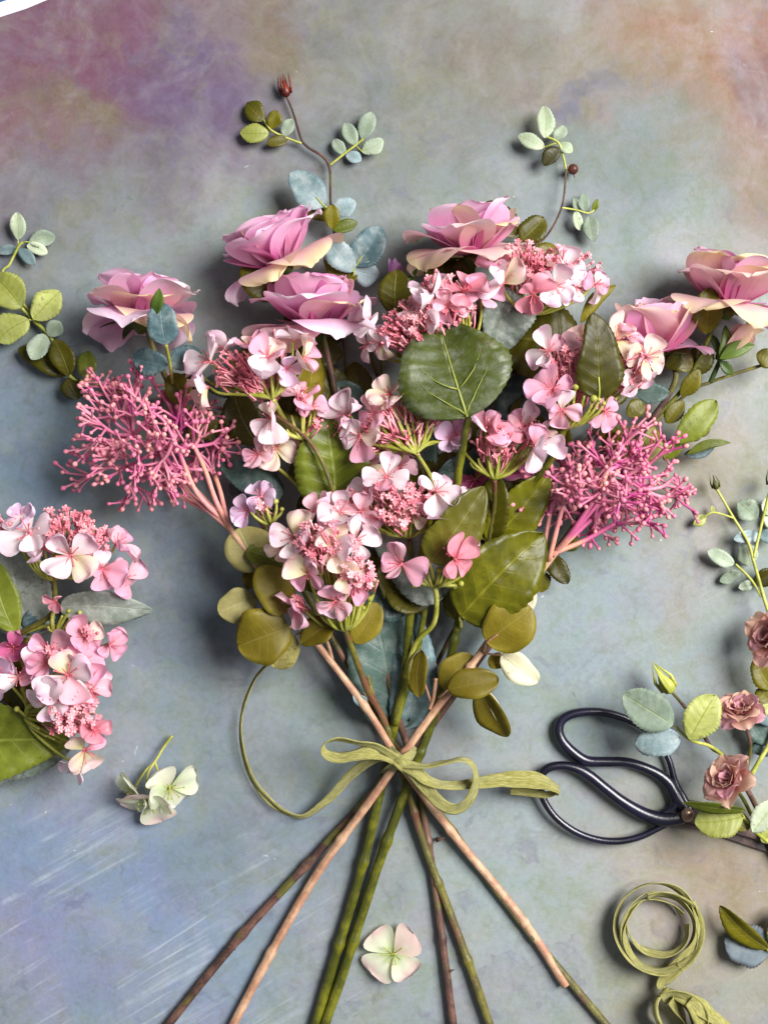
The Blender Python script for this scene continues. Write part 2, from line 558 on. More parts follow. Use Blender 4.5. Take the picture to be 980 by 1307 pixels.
def sheet_mat():
    t = NT('painted_backdrop')
    tc = t.add('ShaderNodeTexCoord')
    pos = tc.outputs['Object']
    nd = t.noise(pos, 5.5, 5, 0.62)
    sub = t.add('ShaderNodeVectorMath', operation='SUBTRACT')
    t.lk(nd.outputs['Color'], sub.inputs[0])
    sub.inputs[1].default_value = (0.5, 0.5, 0.5)
    sc = t.add('ShaderNodeVectorMath', operation='SCALE')
    t.lk(sub.outputs[0], sc.inputs[0])
    sc.inputs['Scale'].default_value = 0.26
    wp = t.add('ShaderNodeVectorMath', operation='ADD')
    t.lk(pos, wp.inputs[0])
    t.lk(sc.outputs[0], wp.inputs[1])
    fl = t.add('ShaderNodeVectorMath', operation='MULTIPLY')
    t.lk(wp.outputs[0], fl.inputs[0])
    fl.inputs[1].default_value = (1, 1, 0)
    col = None
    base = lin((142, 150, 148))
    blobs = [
        (430, 40, 300, (113, 110, 108), 0.9), (480, 190, 200, (116, 123, 121), 0.8), (700, 130, 200, (116, 117, 111), 0.7), (90, 60, 330, (115, 83, 99), 1.0),  # own tints along the top, with that end's weaker light mixed into them
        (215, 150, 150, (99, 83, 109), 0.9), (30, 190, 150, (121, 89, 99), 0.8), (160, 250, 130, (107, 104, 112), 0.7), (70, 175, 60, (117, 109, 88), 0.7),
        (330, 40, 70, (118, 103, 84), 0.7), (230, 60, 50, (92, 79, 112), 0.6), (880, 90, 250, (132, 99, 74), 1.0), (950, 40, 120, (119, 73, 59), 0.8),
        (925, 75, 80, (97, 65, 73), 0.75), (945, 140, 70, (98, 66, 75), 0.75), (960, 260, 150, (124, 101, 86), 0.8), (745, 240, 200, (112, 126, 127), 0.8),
        (610, 60, 120, (117, 107, 93), 0.6), (715, 105, 28, (83, 83, 104), 0.6), (60, 560, 260, (115, 131, 146), 0.9), (230, 740, 220, (107, 120, 129), 0.8),  # grey-blues left of the bouquet are darkened to deepen its cast shadow
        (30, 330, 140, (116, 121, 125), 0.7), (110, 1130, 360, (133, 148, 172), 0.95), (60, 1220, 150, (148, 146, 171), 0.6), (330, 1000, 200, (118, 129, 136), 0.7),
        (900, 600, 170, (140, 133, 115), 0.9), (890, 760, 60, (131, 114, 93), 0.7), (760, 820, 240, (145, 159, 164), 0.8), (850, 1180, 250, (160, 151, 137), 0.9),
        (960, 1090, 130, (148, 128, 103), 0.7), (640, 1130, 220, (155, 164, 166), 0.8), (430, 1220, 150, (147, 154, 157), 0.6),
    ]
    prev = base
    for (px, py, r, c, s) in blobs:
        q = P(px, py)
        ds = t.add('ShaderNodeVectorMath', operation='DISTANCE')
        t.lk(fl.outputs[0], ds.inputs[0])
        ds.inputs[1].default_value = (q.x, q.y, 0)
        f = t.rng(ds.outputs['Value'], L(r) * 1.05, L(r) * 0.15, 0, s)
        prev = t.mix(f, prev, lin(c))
    # cloudy brush mottling in several tints
    n1 = t.noise(pos, 14, 4, 0.7, 0.6)
    prev = t.mix(t.math('MULTIPLY', t.rng(n1.outputs['Fac'], 0.45, 0.72), 0.30), prev, lin((158, 169, 169)))
    n2 = t.noise(wp.outputs[0], 19, 4, 0.72, 0.4)
    prev = t.mix(t.math('MULTIPLY', t.rng(n2.outputs['Fac'], 0.48, 0.72), 0.34), prev, lin((130, 120, 101)))
    n3 = t.noise(wp.outputs[0], 26, 3, 0.7, 0.8)
    prev = t.mix(t.math('MULTIPLY', t.rng(n3.outputs['Fac'], 0.54, 0.74), 0.34), prev, lin((96, 96, 118)))
    n5 = t.noise(pos, 60, 4, 0.8, 0.5)
    prev = t.mix(t.math('MULTIPLY', t.rng(n5.outputs['Fac'], 0.46, 0.7), 0.20), prev, lin((101, 106, 110)))
    n4 = t.noise(pos, 240, 3, 0.8)
    prev = t.mix(t.math('MULTIPLY', t.rng(n4.outputs['Fac'], 0.35, 0.7), 0.16), prev, lin((85, 83, 83)))
    cr = t.add('ShaderNodeCombineColor')
    for k_, q_ in enumerate((n1, n2, n5)):
        t.lk(t.rng(t.math('ADD', t.math('MULTIPLY', q_.outputs['Fac'], 0.34), t.math('MULTIPLY', n5.outputs['Fac'], 0.66)), 0.28, 0.72, 0.58, 0.99, False), cr.inputs[k_])
    prev = t.mix(1.0, prev, cr.outputs[0], 'MULTIPLY')
    # long pale scuffs, where the sheet has been dragged
    hs = None
    scr = None
    for (ang, cx, cy, r, sx, sy, th0, th1, amt) in (
            (29, 90, 1190, 360, 5.0, 95, 0.52, 0.76, 0.60), (32, 200, 1250, 330, 9.0, 230, 0.56, 0.75, 0.52), (26, 880, 730, 200, 8.0, 190, 0.60, 0.76, 0.50),
            (-8, 960, 110, 90, 10, 90, 0.58, 0.76, 0.4), (38, 900, 700, 190, 7.0, 170, 0.62, 0.78, 0.4)):
        mp = t.add('ShaderNodeMapping', vector_type='TEXTURE')
        mp.inputs['Rotation'].default_value = (0, 0, math.radians(ang))
        t.lk(pos, mp.inputs[0])
        m2 = t.add('ShaderNodeMapping')
        m2.inputs['Scale'].default_value = (sx, sy, 1)
        t.lk(mp.outputs[0], m2.inputs[0])
        ns = t.noise(m2.outputs[0], 1.0, 3, 0.62, 0.25)
        q = P(cx, cy)
        ds = t.add('ShaderNodeVectorMath', operation='DISTANCE')
        t.lk(fl.outputs[0], ds.inputs[0])
        ds.inputs[1].default_value = (q.x, q.y, 0)
        f = t.math('MULTIPLY', t.math('MULTIPLY', t.rng(ns.outputs['Fac'], th0, th1, 0, amt), t.math('MULTIPLY', t.rng(n1.outputs['Fac'], 0.38, 0.6), 1.0)), t.rng(ds.outputs['Value'], L(r), L(r) * 0.35))
        prev = t.mix(f, prev, lin((176, 186, 194)))
        scr = f if scr is None else t.math('ADD', scr, f)
    # specks of paint
    vo = t.add('ShaderNodeTexVoronoi')
    vo.inputs['Scale'].default_value = 38
    t.lk(wp.outputs[0], vo.inputs['Vector'])
    sp = t.math('MULTIPLY', t.rng(vo.outputs['Distance'], 0.02, 0.06, 1, 0), t.rng(n1.outputs['Fac'], 0.5, 0.58))
    prev = t.mix(t.math('MULTIPLY', sp, 0.6), prev, lin((196, 204, 206)))
    vo2 = t.add('ShaderNodeTexVoronoi')
    vo2.inputs['Scale'].default_value = 27
    t.lk(wp.outputs[0], vo2.inputs['Vector'])
    sp2 = t.math('MULTIPLY', t.rng(vo2.outputs['Distance'], 0.03, 0.09, 1, 0), t.rng(n2.outputs['Fac'], 0.52, 0.6))
    prev = t.mix(t.math('MULTIPLY', sp2, 0.5), prev, lin((84, 92, 98)))
    sat = t.add('ShaderNodeHueSaturation')
    sat.inputs['Saturation'].default_value = 1.16
    t.lk(prev, sat.inputs['Color'])
    t.lk(sat.outputs[0], t.b.inputs['Base Color'])
    t.lk(t.rng(n2.outputs['Fac'], 0.3, 0.7, 0.42, 0.6), t.b.inputs['Roughness'])
    t.b.inputs['Specular IOR Level'].default_value = 0.35
    nw = t.noise(pos, 7, 2)
    nb = t.bump(nw.outputs['Fac'], 0.5, 0.012)
    nb = t.bump(n4.outputs['Fac'], 0.12, 0.001, nb)
    t.lk(nb, t.b.inputs['Normal'])
    return t.m


# ------------------------------------------------------------------ the surface
def slab(name, poly, z0, z1, mat, parent=None):
    n = len(poly)
    v = [(x, y, z1) for x, y in poly] + [(x, y, z0) for x, y in poly]
    f = [tuple(range(n)), tuple(reversed(range(n, 2 * n)))]
    f += [(i, n + i, n + (i + 1) % n, (i + 1) % n) for i in range(n)]
    me = mesh_from(name, v, f, mat, smooth=False)
    return link(name, me, Matrix.Identity(4), parent)


tbl = slab('table_top', [(-1.1, -0.9), (1.1, -0.9), (1.1, 0.9), (-1.1, 0.9)], -0.04, -0.0025,
           plain_mat('table_blue', (40, 84, 130), (58, 104, 150), 8, 0.5))
tbl['kind'] = 'structure'


def edge_line(off):
    pts = []
    for px, py in ((-560, 196), (-300, 116), (-120, 58), (0, 22), (34, 11), (70, -4), (110, -22), (200, -62), (420, -150)):
        q = P(px, py - off)
        pts.append((q.x, q.y))
    return pts


inner = edge_line(0)
outer = edge_line(19)
rest = [(0.75, inner[-1][1] + 0.03), (0.75, -0.62), (inner[0][0], -0.62)]
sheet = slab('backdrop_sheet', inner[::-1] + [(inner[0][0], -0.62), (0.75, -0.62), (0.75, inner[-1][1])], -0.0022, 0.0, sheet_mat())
sheet['kind'] = 'structure'
sheet['label'] = 'mottled painted backdrop sheet in grey blue with mauve and rust corners'
slab('white_border', outer[::-1] + inner, -0.0022, 0.0, plain_mat('border_white', (204, 204, 216), (208, 208, 218), 20, 0.5, 0.0, 2), sheet)


# ------------------------------------------------------------------ plant builders
SHAPES = {'rose': (0.62, 0.62), 'heart': (0.40, 0.66), 'round': (0.5, 0.5), 'lance': (0.8, 0.85), 'petal': (0.95, 0.36), 'wide': (0.48, 0.55)}


def beta(u, a, b):
    u = min(max(u, 0.0), 1.0)
    pk = a / (a + b)
    return (u ** a) * ((1 - u) ** b) / ((pk ** a) * ((1 - pk) ** b))


def leaf(parent, b, t, w, mat='olive', shape='rose', roll=0, bend=0.06, fold=0.18, serr=None, wave=0.05, twist=0, curl=0.0, pet=None,
         petmat='limestem', name='leaf', side=0.0, label=None, veins=False):
    """b,t: (px,py,z) of base and tip; w: full width in px; roll: degrees about the midrib"""
    B, T = P(*b), P(*t)
    Wd = L(w, (b[2] + t[2]) / 2) * 0.5
    d = T - B
    ln = d.length
    x = d / ln
    n = Vector((0, 0, 1)) - x * x.z
    n.normalize()
    n = Quaternion(x, math.radians(roll)) @ n
    y = n.cross(x)
    a_, b_ = SHAPES[shape]
    if serr is None:
        serr = {'rose': 0.05, 'heart': 0.03, 'wide': 0.03}.get(shape, 0.0)
    big = w > 40
    nu = 64 if (serr and big) else (40 if serr else 19)
    us = cos_space(nu)
    nv = 9 if big else 7
    vv = [-1 + 2 * i / (nv - 1) for i in range(nv)]
    ph = random.uniform(0, 6.28)
    ph2 = random.uniform(0, 6.28)
    rs = random.uniform(0.8, 1.2)
    idx = {u: i for i, u in enumerate(us)}
    side = side + random.uniform(-0.05, 0.05)
    asym = random.uniform(-0.5, 0.5)
    nz0 = random.uniform(0, 50)
    und = 0.10 if shape in ('heart', 'wide') else 0.06

    def fn(u, v):
        hw = beta(u, a_, b_)
        if serr:
            k = idx[u] % 3
            if abs(v) == 1:
                hw *= 1 + serr * (0.9, -0.6, 0.1)[k]
        hw *= Wd * (1 + 0.22 * mnoise.noise(Vector((u * 2.2, 7.0 if v > 0 else 0.0, nz0))))
        av = abs(v)
        tw = math.radians(twist) * u
        h = bend * ln * math.sin(math.pi * u) - curl * ln * u * u
        h += fold * av * hw * (1 - 0.3 * av) * (1 + (asym if v > 0 else -asym))
        h += wave * Wd * math.sin(ph + 9.0 * u * rs + (2.2 if v > 0 else 0)) * av * av * 1.2
        h += und * Wd * math.sin(6.5 * 6.283 * (u - 0.22 * av)) * av * (1 - av) * 1.6
        h += 0.06 * Wd * math.sin(ph2 + 4 * u + 1.7 * v)
        yy = v * hw
        c, s = math.cos(tw), math.sin(tw)
        sd = side * ln * math.sin(math.pi * u)
        return x * (u * ln) + y * (yy * c - h * s + sd) + n * (h * c + yy * s)

    me = grid_mesh(name, fn, us, vv, M[mat])
    o = link(name, me, Matrix.Translation(B), parent)
    if label:
        o['label'] = label
    sm = o.modifiers.new('thickness', 'SOLIDIFY')
    sm.thickness = 0.00035
    sm.offset = 0
    if veins:
        idx.update({})
        mb = MB()

        def sv(u, v):
            near = min(us, key=lambda q: abs(q - u))
            return fn(near, v) + n * 0.0004 + B

        k = [i / 14 * 0.94 for i in range(15)]
        mb.tube([sv(u, 0) for u in k], [0.0012 * (1 - 0.85 * u) for u in k], 6)
        for sgn in (-1, 1):
            for u0, ln_, v1 in ((0.02, 0.42, 0.6), (0.3, 0.3, 0.6)):
                q = [i / 6 for i in range(7)]
                mb.tube([sv(u0 + ln_ * f, sgn * v1 * f ** 0.8) for f in q], [0.0007 * (1 - 0.85 * f) for f in q], 5)
        mb.build('vein', M['leafvein'], o)
    if pet is not None:
        mb = MB()
        A = P(*pet)
        m = (A + B) * 0.5 + Vector((0, 0, 0.001))
        pts = catmull([tuple(A), tuple(m), tuple(B + x * 0.0005), tuple(B + x * ln * 0.25 + n * bend * ln * 0.62)], 4)
        r0 = max(0.0006, min(0.0015, Wd * 0.09))
        mb.tube(pts, [r0 * (1 - 0.6 * i / (len(pts) - 1)) for i in range(len(pts))], 6)
        mb.build('petiole', M[petmat], o)
    return o


def stem(parent, pts, r, mat, nodes=None, name='stem', ns=10, r1=None, per=8, jitter=0.09):
    """pts: (px,py,z) ; r in px; nodes: list of fractions with a swollen joint"""
    Q = [tuple(P(*p)) for p in pts]
    c = catmull(Q, per)
    n = len(c)
    if nodes:
        # denser sampling so that the joints have a shape
        c = catmull(c, 4)
        n = len(c)
    if r1 is None:
        r1 = r
    rad = []
    for i in range(n):
        f = i / (n - 1)
        q = L(r + (r1 - r) * f)
        q *= 1 + jitter * mnoise.noise(Vector((f * 31, r, len(pts))))
        if nodes:
            for nd in nodes:
                dd = (f - nd) * 0.4 / 0.0045 if False else (f - nd) / 0.006
                q *= 1 + 0.24 * math.exp(-dd * dd) - 0.06 * math.exp(-(dd - 2) ** 2)
        rad.append(q)
    mb = MB()
    mb.tube(c, rad, ns)
    return mb.build(name, M[mat], parent)


def frame_from(n, spin=0.0, hint=None):
    z = Vector(n).normalized()
    x = Vector(hint) if hint is not None else Vector((0, 1, 0))
    x = x - z * x.dot(z)
    if x.length < 1e-4:
        x = z.orthogonal()
    x.normalize()
    y = z.cross(x)
    m = Matrix((x, y, z)).transposed().to_4x4()
    return m @ Matrix.Rotation(spin, 4, 'Z')


# ---- lacecap hydrangea florets
PV = {}


def floret_petal(variant, col):
    key = (variant, col)
    if key in PV:
        return PV[key]
    rg = random.Random(100 + variant)
    cup = rg.uniform(-0.1, 0.5)
    rec = rg.uniform(-0.75, 0.4)
    ruf = rg.uniform(0.03, 0.11)
    ph = rg.uniform(0, 6.28)
    wd = rg.uniform(0.40, 0.56)
    skew = rg.uniform(-0.12, 0.12)
    notch = rg.uniform(0.0, 0.05)

    def fn(u, v):
        hw = wd * beta(u, 1.15, 0.36)
        xx = u - notch * u * u * (1 - abs(v)) * 1.0
        yy = v * hw + skew * u * u
        zz = 0.16 * math.sin(u * 1.9) + rec * u * u * 0.7 + cup * v * v * (0.4 + u) * 0.6 + ruf * math.sin(ph + 5 * v + 2 * u) * u
        zz += 0.03 * math.sin(11 * v) * u * (1 - u)
        return Vector((xx, yy, zz))

    PV[key] = grid_mesh('petal', fn, cos_space(11), [-1 + 2 * i / 8 for i in range(9)], FL[col])
    return PV[key]


CV = {}


def floret_core(variant, col):
    key = (variant, col)
    if key in CV:
        return CV[key]
    rg = random.Random(variant)
    mb = MB()
    mb.ball((0, 0, 0.03), 0.085, nr=4, ns=7)
    for k in range(7):
        a = k * 0.9 + rg.uniform(-.2, .2)
        sp = rg.uniform(0.18, 0.4)
        h = rg.uniform(0.25, 0.5)
        p = [(0, 0, 0.03), (math.cos(a) * sp * 0.4, math.sin(a) * sp * 0.4, h * 0.6), (math.cos(a) * sp, math.sin(a) * sp, h)]
        mb.tube(catmull(p, 3), 0.017, 4)
        mb.ball(p[-1], 0.035, nr=3, ns=5)
    CV[key] = mesh_from('floret', mb.v, mb.f, M['stamen'] if col not in 'gr' else M['limestem'], mb.uv)
    return CV[key]


def floret(parent, px, py, z, r, nx, ny, col, spin=None, npet=4, flat=1.0):
    spin = random.uniform(0, 6.28) if spin is None else math.radians(spin)
    nx, ny = nx * 1.25, ny * 1.25
    q = math.hypot(nx, ny)
    if q > 0.93:
        nx, ny = nx * 0.93 / q, ny * 0.93 / q
    nz = math.sqrt(max(0.04, 1 - nx * nx - ny * ny))
    rr = L(r, z) * 1.22
    m = Matrix.Translation(P(px, py, z)) @ frame_from((nx, ny, nz), spin) @ Matrix.Scale(rr, 4)
    fo = link('floret', floret_core(random.randrange(4), col if col in 'gr' else 'p'), m, parent)
    for k in range(npet):
        a = 2 * math.pi * k / npet + random.uniform(-0.34, 0.34) * flat
        s = 0.94 + random.uniform(-0.2, 0.2) * flat
        pm = m @ Matrix.Rotation(a, 4, 'Z') @ Matrix.Rotation(random.uniform(-0.75, 0.25) * flat, 4, 'Y') @ \
            Matrix.Rotation(random.uniform(-0.45, 0.45) * flat, 4, 'X') @ Matrix.Diagonal((s, s * (random.uniform(0.9, 1.15) if flat == 1 else 1.3), s * (1 if flat == 1 else 0.5), 1))
        c = col
        if col in 'wpc' and random.random() < 0.16:
            c = random.choice('wpc')
        link('petal', floret_petal(random.randrange(16), c), pm, fo)
    return fo


def head(parent, node, up, florets, clusters, peds=(), stemto=None, sr=3.0):
    """node (px,py,z); up: image-plane direction the head opens to (x, y up);
    florets: rows for floret(); clusters: (px,py,z,radius,count); peds: extra pedicel ends (px,py,z[,ball])"""
    N = P(*node)
    U = Vector((up[0], up[1], 0.25)).normalized()
    for f in florets:
        floret(parent, *f)
    pb = MB()

    def ped(E, r=0.0011, bulge=0.32):
        d = E - N
        c1 = N + U * d.length * 0.12 + (d - U * d.dot(U)) * bulge * 1.25 + Vector((0, 0, 0.002))
        c2 = N + d * 0.62 + (d - U * d.dot(U)) * 0.22
        pts = catmull([tuple(N), tuple(c1), tuple(c2), tuple(E)], 4)
        k = len(pts)
        pb.tube(pts, [r * (1.25 - 0.5 * i / (k - 1)) for i in range(k)], 6)

    for f in florets:
        E = P(f[0], f[1], f[2])
        if (E - N).length < 0.062:
            nz = math.sqrt(max(0.04, 1 - f[4] ** 2 - f[5] ** 2))
            ped(E - Vector((f[4], f[5], nz)) * 0.0012)
    for e in peds:
        E = P(e[0], e[1], e[2])
        ped(E, 0.00115)
        if len(e) > 3:
            pb.ball(E, L(e[3]), nr=5, ns=8)
    tb = MB()
    for (px, py, z, r, cnt) in clusters:
        Cc = P(px, py, z)
        rr = L(r, z)
        for k in range(max(3, cnt // 6)):
            a = random.uniform(0, 6.28)
            q = rr * random.uniform(0.1, 0.7)
            ped(Cc + Vector((math.cos(a) * q, math.sin(a) * q, -0.008)), 0.0009)
        for k in range(cnt):
            a = random.uniform(0, 6.28)
            q = rr * math.sqrt(random.random())
            e = Cc + Vector((math.cos(a) * q, math.sin(a) * q * 0.85, random.uniform(-0.007, 0.008) + 0.006 * (1 - (q / rr) ** 2)))
            ax = ((e - N).normalized() + Vector((random.uniform(-.5, .5), random.uniform(-.5, .5), random.uniform(0.1, 0.9)))).normalized()
            ln = random.uniform(0.006, 0.012)
            root = e - ax * ln - (e - N).normalized() * 0.003
            midp = (root + e) * 0.5 + Vector((random.uniform(-1, 1), random.uniform(-1, 1), 0)) * 0.0008
            tb.tube([root, midp, e], [0.0006, 0.0006, 0.0008], 4)
            if random.random() < 0.62:
                tb.star(e, ax, random.uniform(0.0020, 0.0029), 5, 0.3, random.uniform(0, 6))
                tb.ball(e + ax * 0.0004, 0.0006, nr=3, ns=5)
            else:
                tb.ball(e, random.uniform(0.0009, 0.0014), ax, 1.3, 4, 6)
    if pb.v:
        pb.build('pedicels', M['pedicel'], parent)
    if tb.v:
        tb.build('tiny_flowers', M['tiny'], parent, kind='stuff')
    if stemto:
        stem(parent, [node] + list(stemto), sr * 0.8, 'pedicel' if sr < 3.2 else 'olivestem', r1=sr, name='flower_stalk')


# ---- roses
def rose_petal(axis, az, length, width, th0, th1, cup, ruf, mat, rg, droop=0.0, scale=1.0):
    """returns mesh in the bloom's frame (z = axis)"""
    ca, sa = math.cos(az), math.sin(az)
    R_ = Vector((ca, sa, 0))
    T_ = Vector((-sa, ca, 0))
    A_ = Vector((0, 0, 1))
    n = 15
    us = [i / (n - 1) for i in range(n)]
    us = [1 - (1 - u) ** 1.25 for u in us]
    path = []
    pr, pa = 0.02 * scale, 0.0
    prev = 0.0
    for u in us:
        th = th0 + (th1 - th0) * (u ** 1.5)
        du = (u - prev) * length
        pr += math.sin(th) * du
        pa += math.cos(th) * du
        prev = u
        path.append((pr, pa, th))
    ph = rg.uniform(0, 6.28)
    ph2 = rg.uniform(0, 6.28)
    sk = rg.uniform(-0.12, 0.12) * width
    nt = rg.uniform(-0.06, 0.06)
    nv = 15
    vv = [-1 + 2 * i / (nv - 1) for i in range(nv)]
    idx = {u: i for i, u in enumerate(us)}
    rolln = rg.uniform(0.0, 0.16)
    pinch = rg.uniform(-0.05, 0.10)

    def fn(u, v):
        pr_, pa_, th = path[idx[u]]
        hw = width * beta(0.05 + 0.95 * u * 0.985, 0.74, 0.44) * 0.5
        yy = v * hw + sk * u * u
        inn = A_ * math.sin(th) - R_ * math.cos(th)
        out_along = A_ * math.cos(th) + R_ * math.sin(th)
        h = cup * hw * v * v * (0.5 + 0.5 * u)
        h += ruf * length * u * u * (math.sin(ph + 4.2 * v + 1.5 * u) * 0.6 + math.sin(ph2 + 8.5 * v) * 0.2)
        h -= rolln * length * max(0, u - 0.72) ** 2 * 7
        h += pinch * length * math.exp(-(v * 3.2) ** 2) * u * (1 - u) * 2
        ex = -nt * length * u * u * math.exp(-(v * 2.5) ** 2) - 0.06 * length * u * u * v * v
        ex += 0.008 * length * math.sin(ph + 11 * v) * u * u
        return R_ * pr_ + A_ * pa_ + T_ * yy + inn * h + out_along * ex

    return grid_mesh('petal', fn, us, vv, M[mat])


def rose(parent, px, py, z, axis, R, seed, whorls, mats, sepal=1.0, name='rose_bloom', calyx=True, spin=0.0):
    """whorls: (count, length, width, th0deg, th1deg, cup, ruffle)"""
    rg = random.Random(seed)
    ax = Vector(axis).normalized()
    m = Matrix.Translation(P(px, py, z)) @ frame_from(ax, spin, (0, 0, 1))
    Rm = L(R, z)
    cb = MB()
    if calyx:
        cb.tube([(0, 0, -0.20 * Rm), (0, 0, -0.13 * Rm), (0, 0, -0.04 * Rm), (0, 0, 0.04 * Rm)], [0.05 * Rm, 0.11 * Rm, 0.15 * Rm, 0.12 * Rm], 10)
    else:
        cb.ball((0, 0, 0), 0.1 * Rm)
    bo = link(name, mesh_from(name, cb.v, cb.f, M['sepal'], cb.uv), m, parent)
    wi = 0
    for (cnt, ln, wd, t0, t1, cup, ruf) in whorls:
        a0 = rg.uniform(0, 6.28)
        for k in range(cnt):
            az = a0 + 2 * math.pi * k / cnt + rg.uniform(-0.22, 0.22)
            me = rose_petal(ax, az, Rm * ln * rg.uniform(0.88, 1.1), Rm * wd * rg.uniform(0.88, 1.12), math.radians(t0 + rg.uniform(-7, 7)),
                            math.radians(t1 + rg.uniform(-22, 22)), cup, ruf, rg.choice(mats[min(wi, len(mats) - 1)]), rg, scale=Rm)
            link('petal', me, m, bo)
        wi += 1
    if sepal:
        for k in range(5):
            az = 2 * math.pi * k / 5 + rg.uniform(-.2, .2)
            b = rg.uniform(1.5, 2.1)
            ln = Rm * sepal * rg.uniform(0.45, 0.7)
            ca, sa = math.cos(az), math.sin(az)

            def fn(u, v):
                th = 1.35 + 0.9 * u * (b - 1.4)
                hw = 0.10 * Rm * sepal ** 0.5 * beta(u * 0.97, 0.4, 0.8)
                r_ = 0.10 * Rm + math.sin(th) * u * ln
                return Vector((ca * r_ - sa * v * hw, sa * r_ + ca * v * hw, math.cos(th) * u * ln - 0.05 * Rm + 0.25 * hw * v * v))

            link('sepal', grid_mesh('sepal', fn, cos_space(9), [-1, -.5, 0, .5, 1], M['sepal']), m, bo)
    return bo


OPEN = [(5, 1.05, 1.3, 68, 138, 0.06, 0.06), (5, 1.05, 1.35, 46, 80, 0.20, 0.055), (5, 1.0, 1.25, 28, 54, 0.28, 0.05), (4, 0.86, 1.0, 12, 34, 0.42, 0.045)]
CUP = [(3, 1.0, 1.25, 62, 120, 0.2, 0.05), (5, 1.05, 1.3, 34, 30, 0.40, 0.035), (5, 0.95, 1.0, 20, 22, 0.5, 0.035), (4, 0.75, 0.6, 8, 14, 0.6, 0.03)]
RM = [['rosecream', 'roselilac', 'rosecream', 'rosepink'], ['rosepink', 'roselilac', 'rosecream'], ['rosepink', 'rosepink', 'rosecream'], ['rosepink', 'rosedeep'], ['rosedeep']]


def rosebud(parent, px, py, z, axis, R, seed, mats, sep_mat=True):
    rg = random.Random(seed)
    wh = [(3, 1.0, 0.62, 18, 2, 0.75, 0.02), (3, 0.95, 0.55, 12, -4, 0.8, 0.02)]
    return rose(parent, px, py, z, axis, R, seed, wh, mats, 0, 'rosebud', True)


def small_bud(parent, px, py, z, d, ln, mat, name='bud', tail=True):
    """closed teardrop bud with pointed sepals, pointing along d (image x, y up)"""
    D = Vector((d[0], d[1], 0.15)).normalized()
    B = P(px, py, z)
    k = L(ln)
    mb = MB()
    prof = [(0, 0.06), (0.06, 0.16), (0.18, 0.21), (0.34, 0.20), (0.5, 0.13), (0.62, 0.07), (0.8, 0.03), (1.0, 0.008)]
    mb.tube([B + D * k * t for t, _ in prof], [k * r for _, r in prof], 9)
    sd = D.orthogonal()
    for i in range(4):
        q = Quaternion(D, i * 1.57 + 0.4) @ sd
        mb.tube([B + D * k * 0.12 + q * k * .17, B + D * k * 0.45 + q * k * 0.2, B + D * k * 0.95 + q * k * random.uniform(0.02, 0.22)], [k * 0.05, k * 0.05, k * 0.008], 5)
    return mb.build(name, mat, parent, origin=B)


def leaflets(parent, rows, mat=None, **kw):
    for r in rows:
        (bx, by), (tx, ty), w, z, m = r[0], r[1], r[2], r[3], r[4]
        ex = r[5] if len(r) > 5 else {}
        k = dict(kw)
        k.update(ex)
        dz = k.pop('dz', random.uniform(-4, 6) * (1.0 if z > 12 else 0.5))
        leaf(parent, (bx, by, z), (tx, ty, max(1.5, z + dz)), w, m, **k)


# ------------------------------------------------------------------ ROSE STEMS
# three brown rose stems of the bouquet
rs_left = thing('cut_rose', 'bouquet stem carrying one lilac rose seen from behind with round blue-grey leaves', 'rose', P(775, 1307, 4), 'rose stems in the bouquet')
rs_mid = thing('cut_rose', 'bouquet stem carrying three open lilac-pink roses and a red-budded leafy tip', 'rose', P(577, 1310, 4), 'rose stems in the bouquet')
rs_right = thing('cut_rose', 'brown bouquet stem carrying two cupped pink roses, a cream rosebud and green berries', 'rose', P(215, 1310, 4), 'rose stems in the bouquet')

stem(rs_left, [(785, 1322, 4), (680, 1196, 4), (612, 1108, 4.5), (528, 990, 6), (470, 895, 16), (395, 765, 22), (318, 640, 24), (258, 545, 26), (222, 500, 28), (200, 455, 30), (185, 410, 36)],
     5.2, 'olivestem', [0.1, 0.24, 0.33, 0.5], r1=3.5)
stem(rs_mid, [(580, 1325, 4), (566, 1215, 4), (553, 1120, 4), (537, 1020, 5), (522, 960, 8), (498, 880, 14), (468, 740, 18), (446, 600, 22), (430, 510, 30), (412, 425, 36)], 5.6, 'brownstem', [0.13, 0.27, 0.36], r1=3.4)
stem(rs_mid, [(446, 600, 22), (420, 500, 22), (392, 410, 30), (373, 356, 34), (360, 332, 38)], 3.0, 'greenstem', name='branch')
stem(rs_mid, [(468, 740, 18), (520, 600, 18), (560, 480, 22), (590, 370, 34), (598, 320, 42)], 3.2, 'brownstem', name='branch')
stem(rs_mid, [(468, 720, 20), (480, 560, 20), (492, 430, 22), (503, 365, 28)], 2.6, 'greenstem', name='branch')
stem(rs_right, [(205, 1320, 4), (300, 1203, 4), (392, 1103, 4.5), (478, 1010, 6), (540, 940, 12), (620, 830, 18), (720, 690, 20), (790, 590, 24), (834, 532, 30), (862, 482, 34), (846, 440, 38)],
     5.8, 'brownstem', [0.11, 0.2, 0.29], r1=3.4)
stem(rs_right, [(834, 532, 30), (868, 500, 30), (895, 450, 34), (915, 405, 38), (925, 380, 42)], 2.8, 'greenstem', name='branch')
stem(rs_right, [(820, 552, 26), (880, 500, 24), (906, 488, 24), (934, 478, 22), (972, 466, 20), (1000, 455, 20)], 2.2, 'olivestem', name='branch')
stem(rs_right, [(906, 488, 24), (914, 470, 26), (922, 452, 28)], 3.0, 'sepal', name='branch')
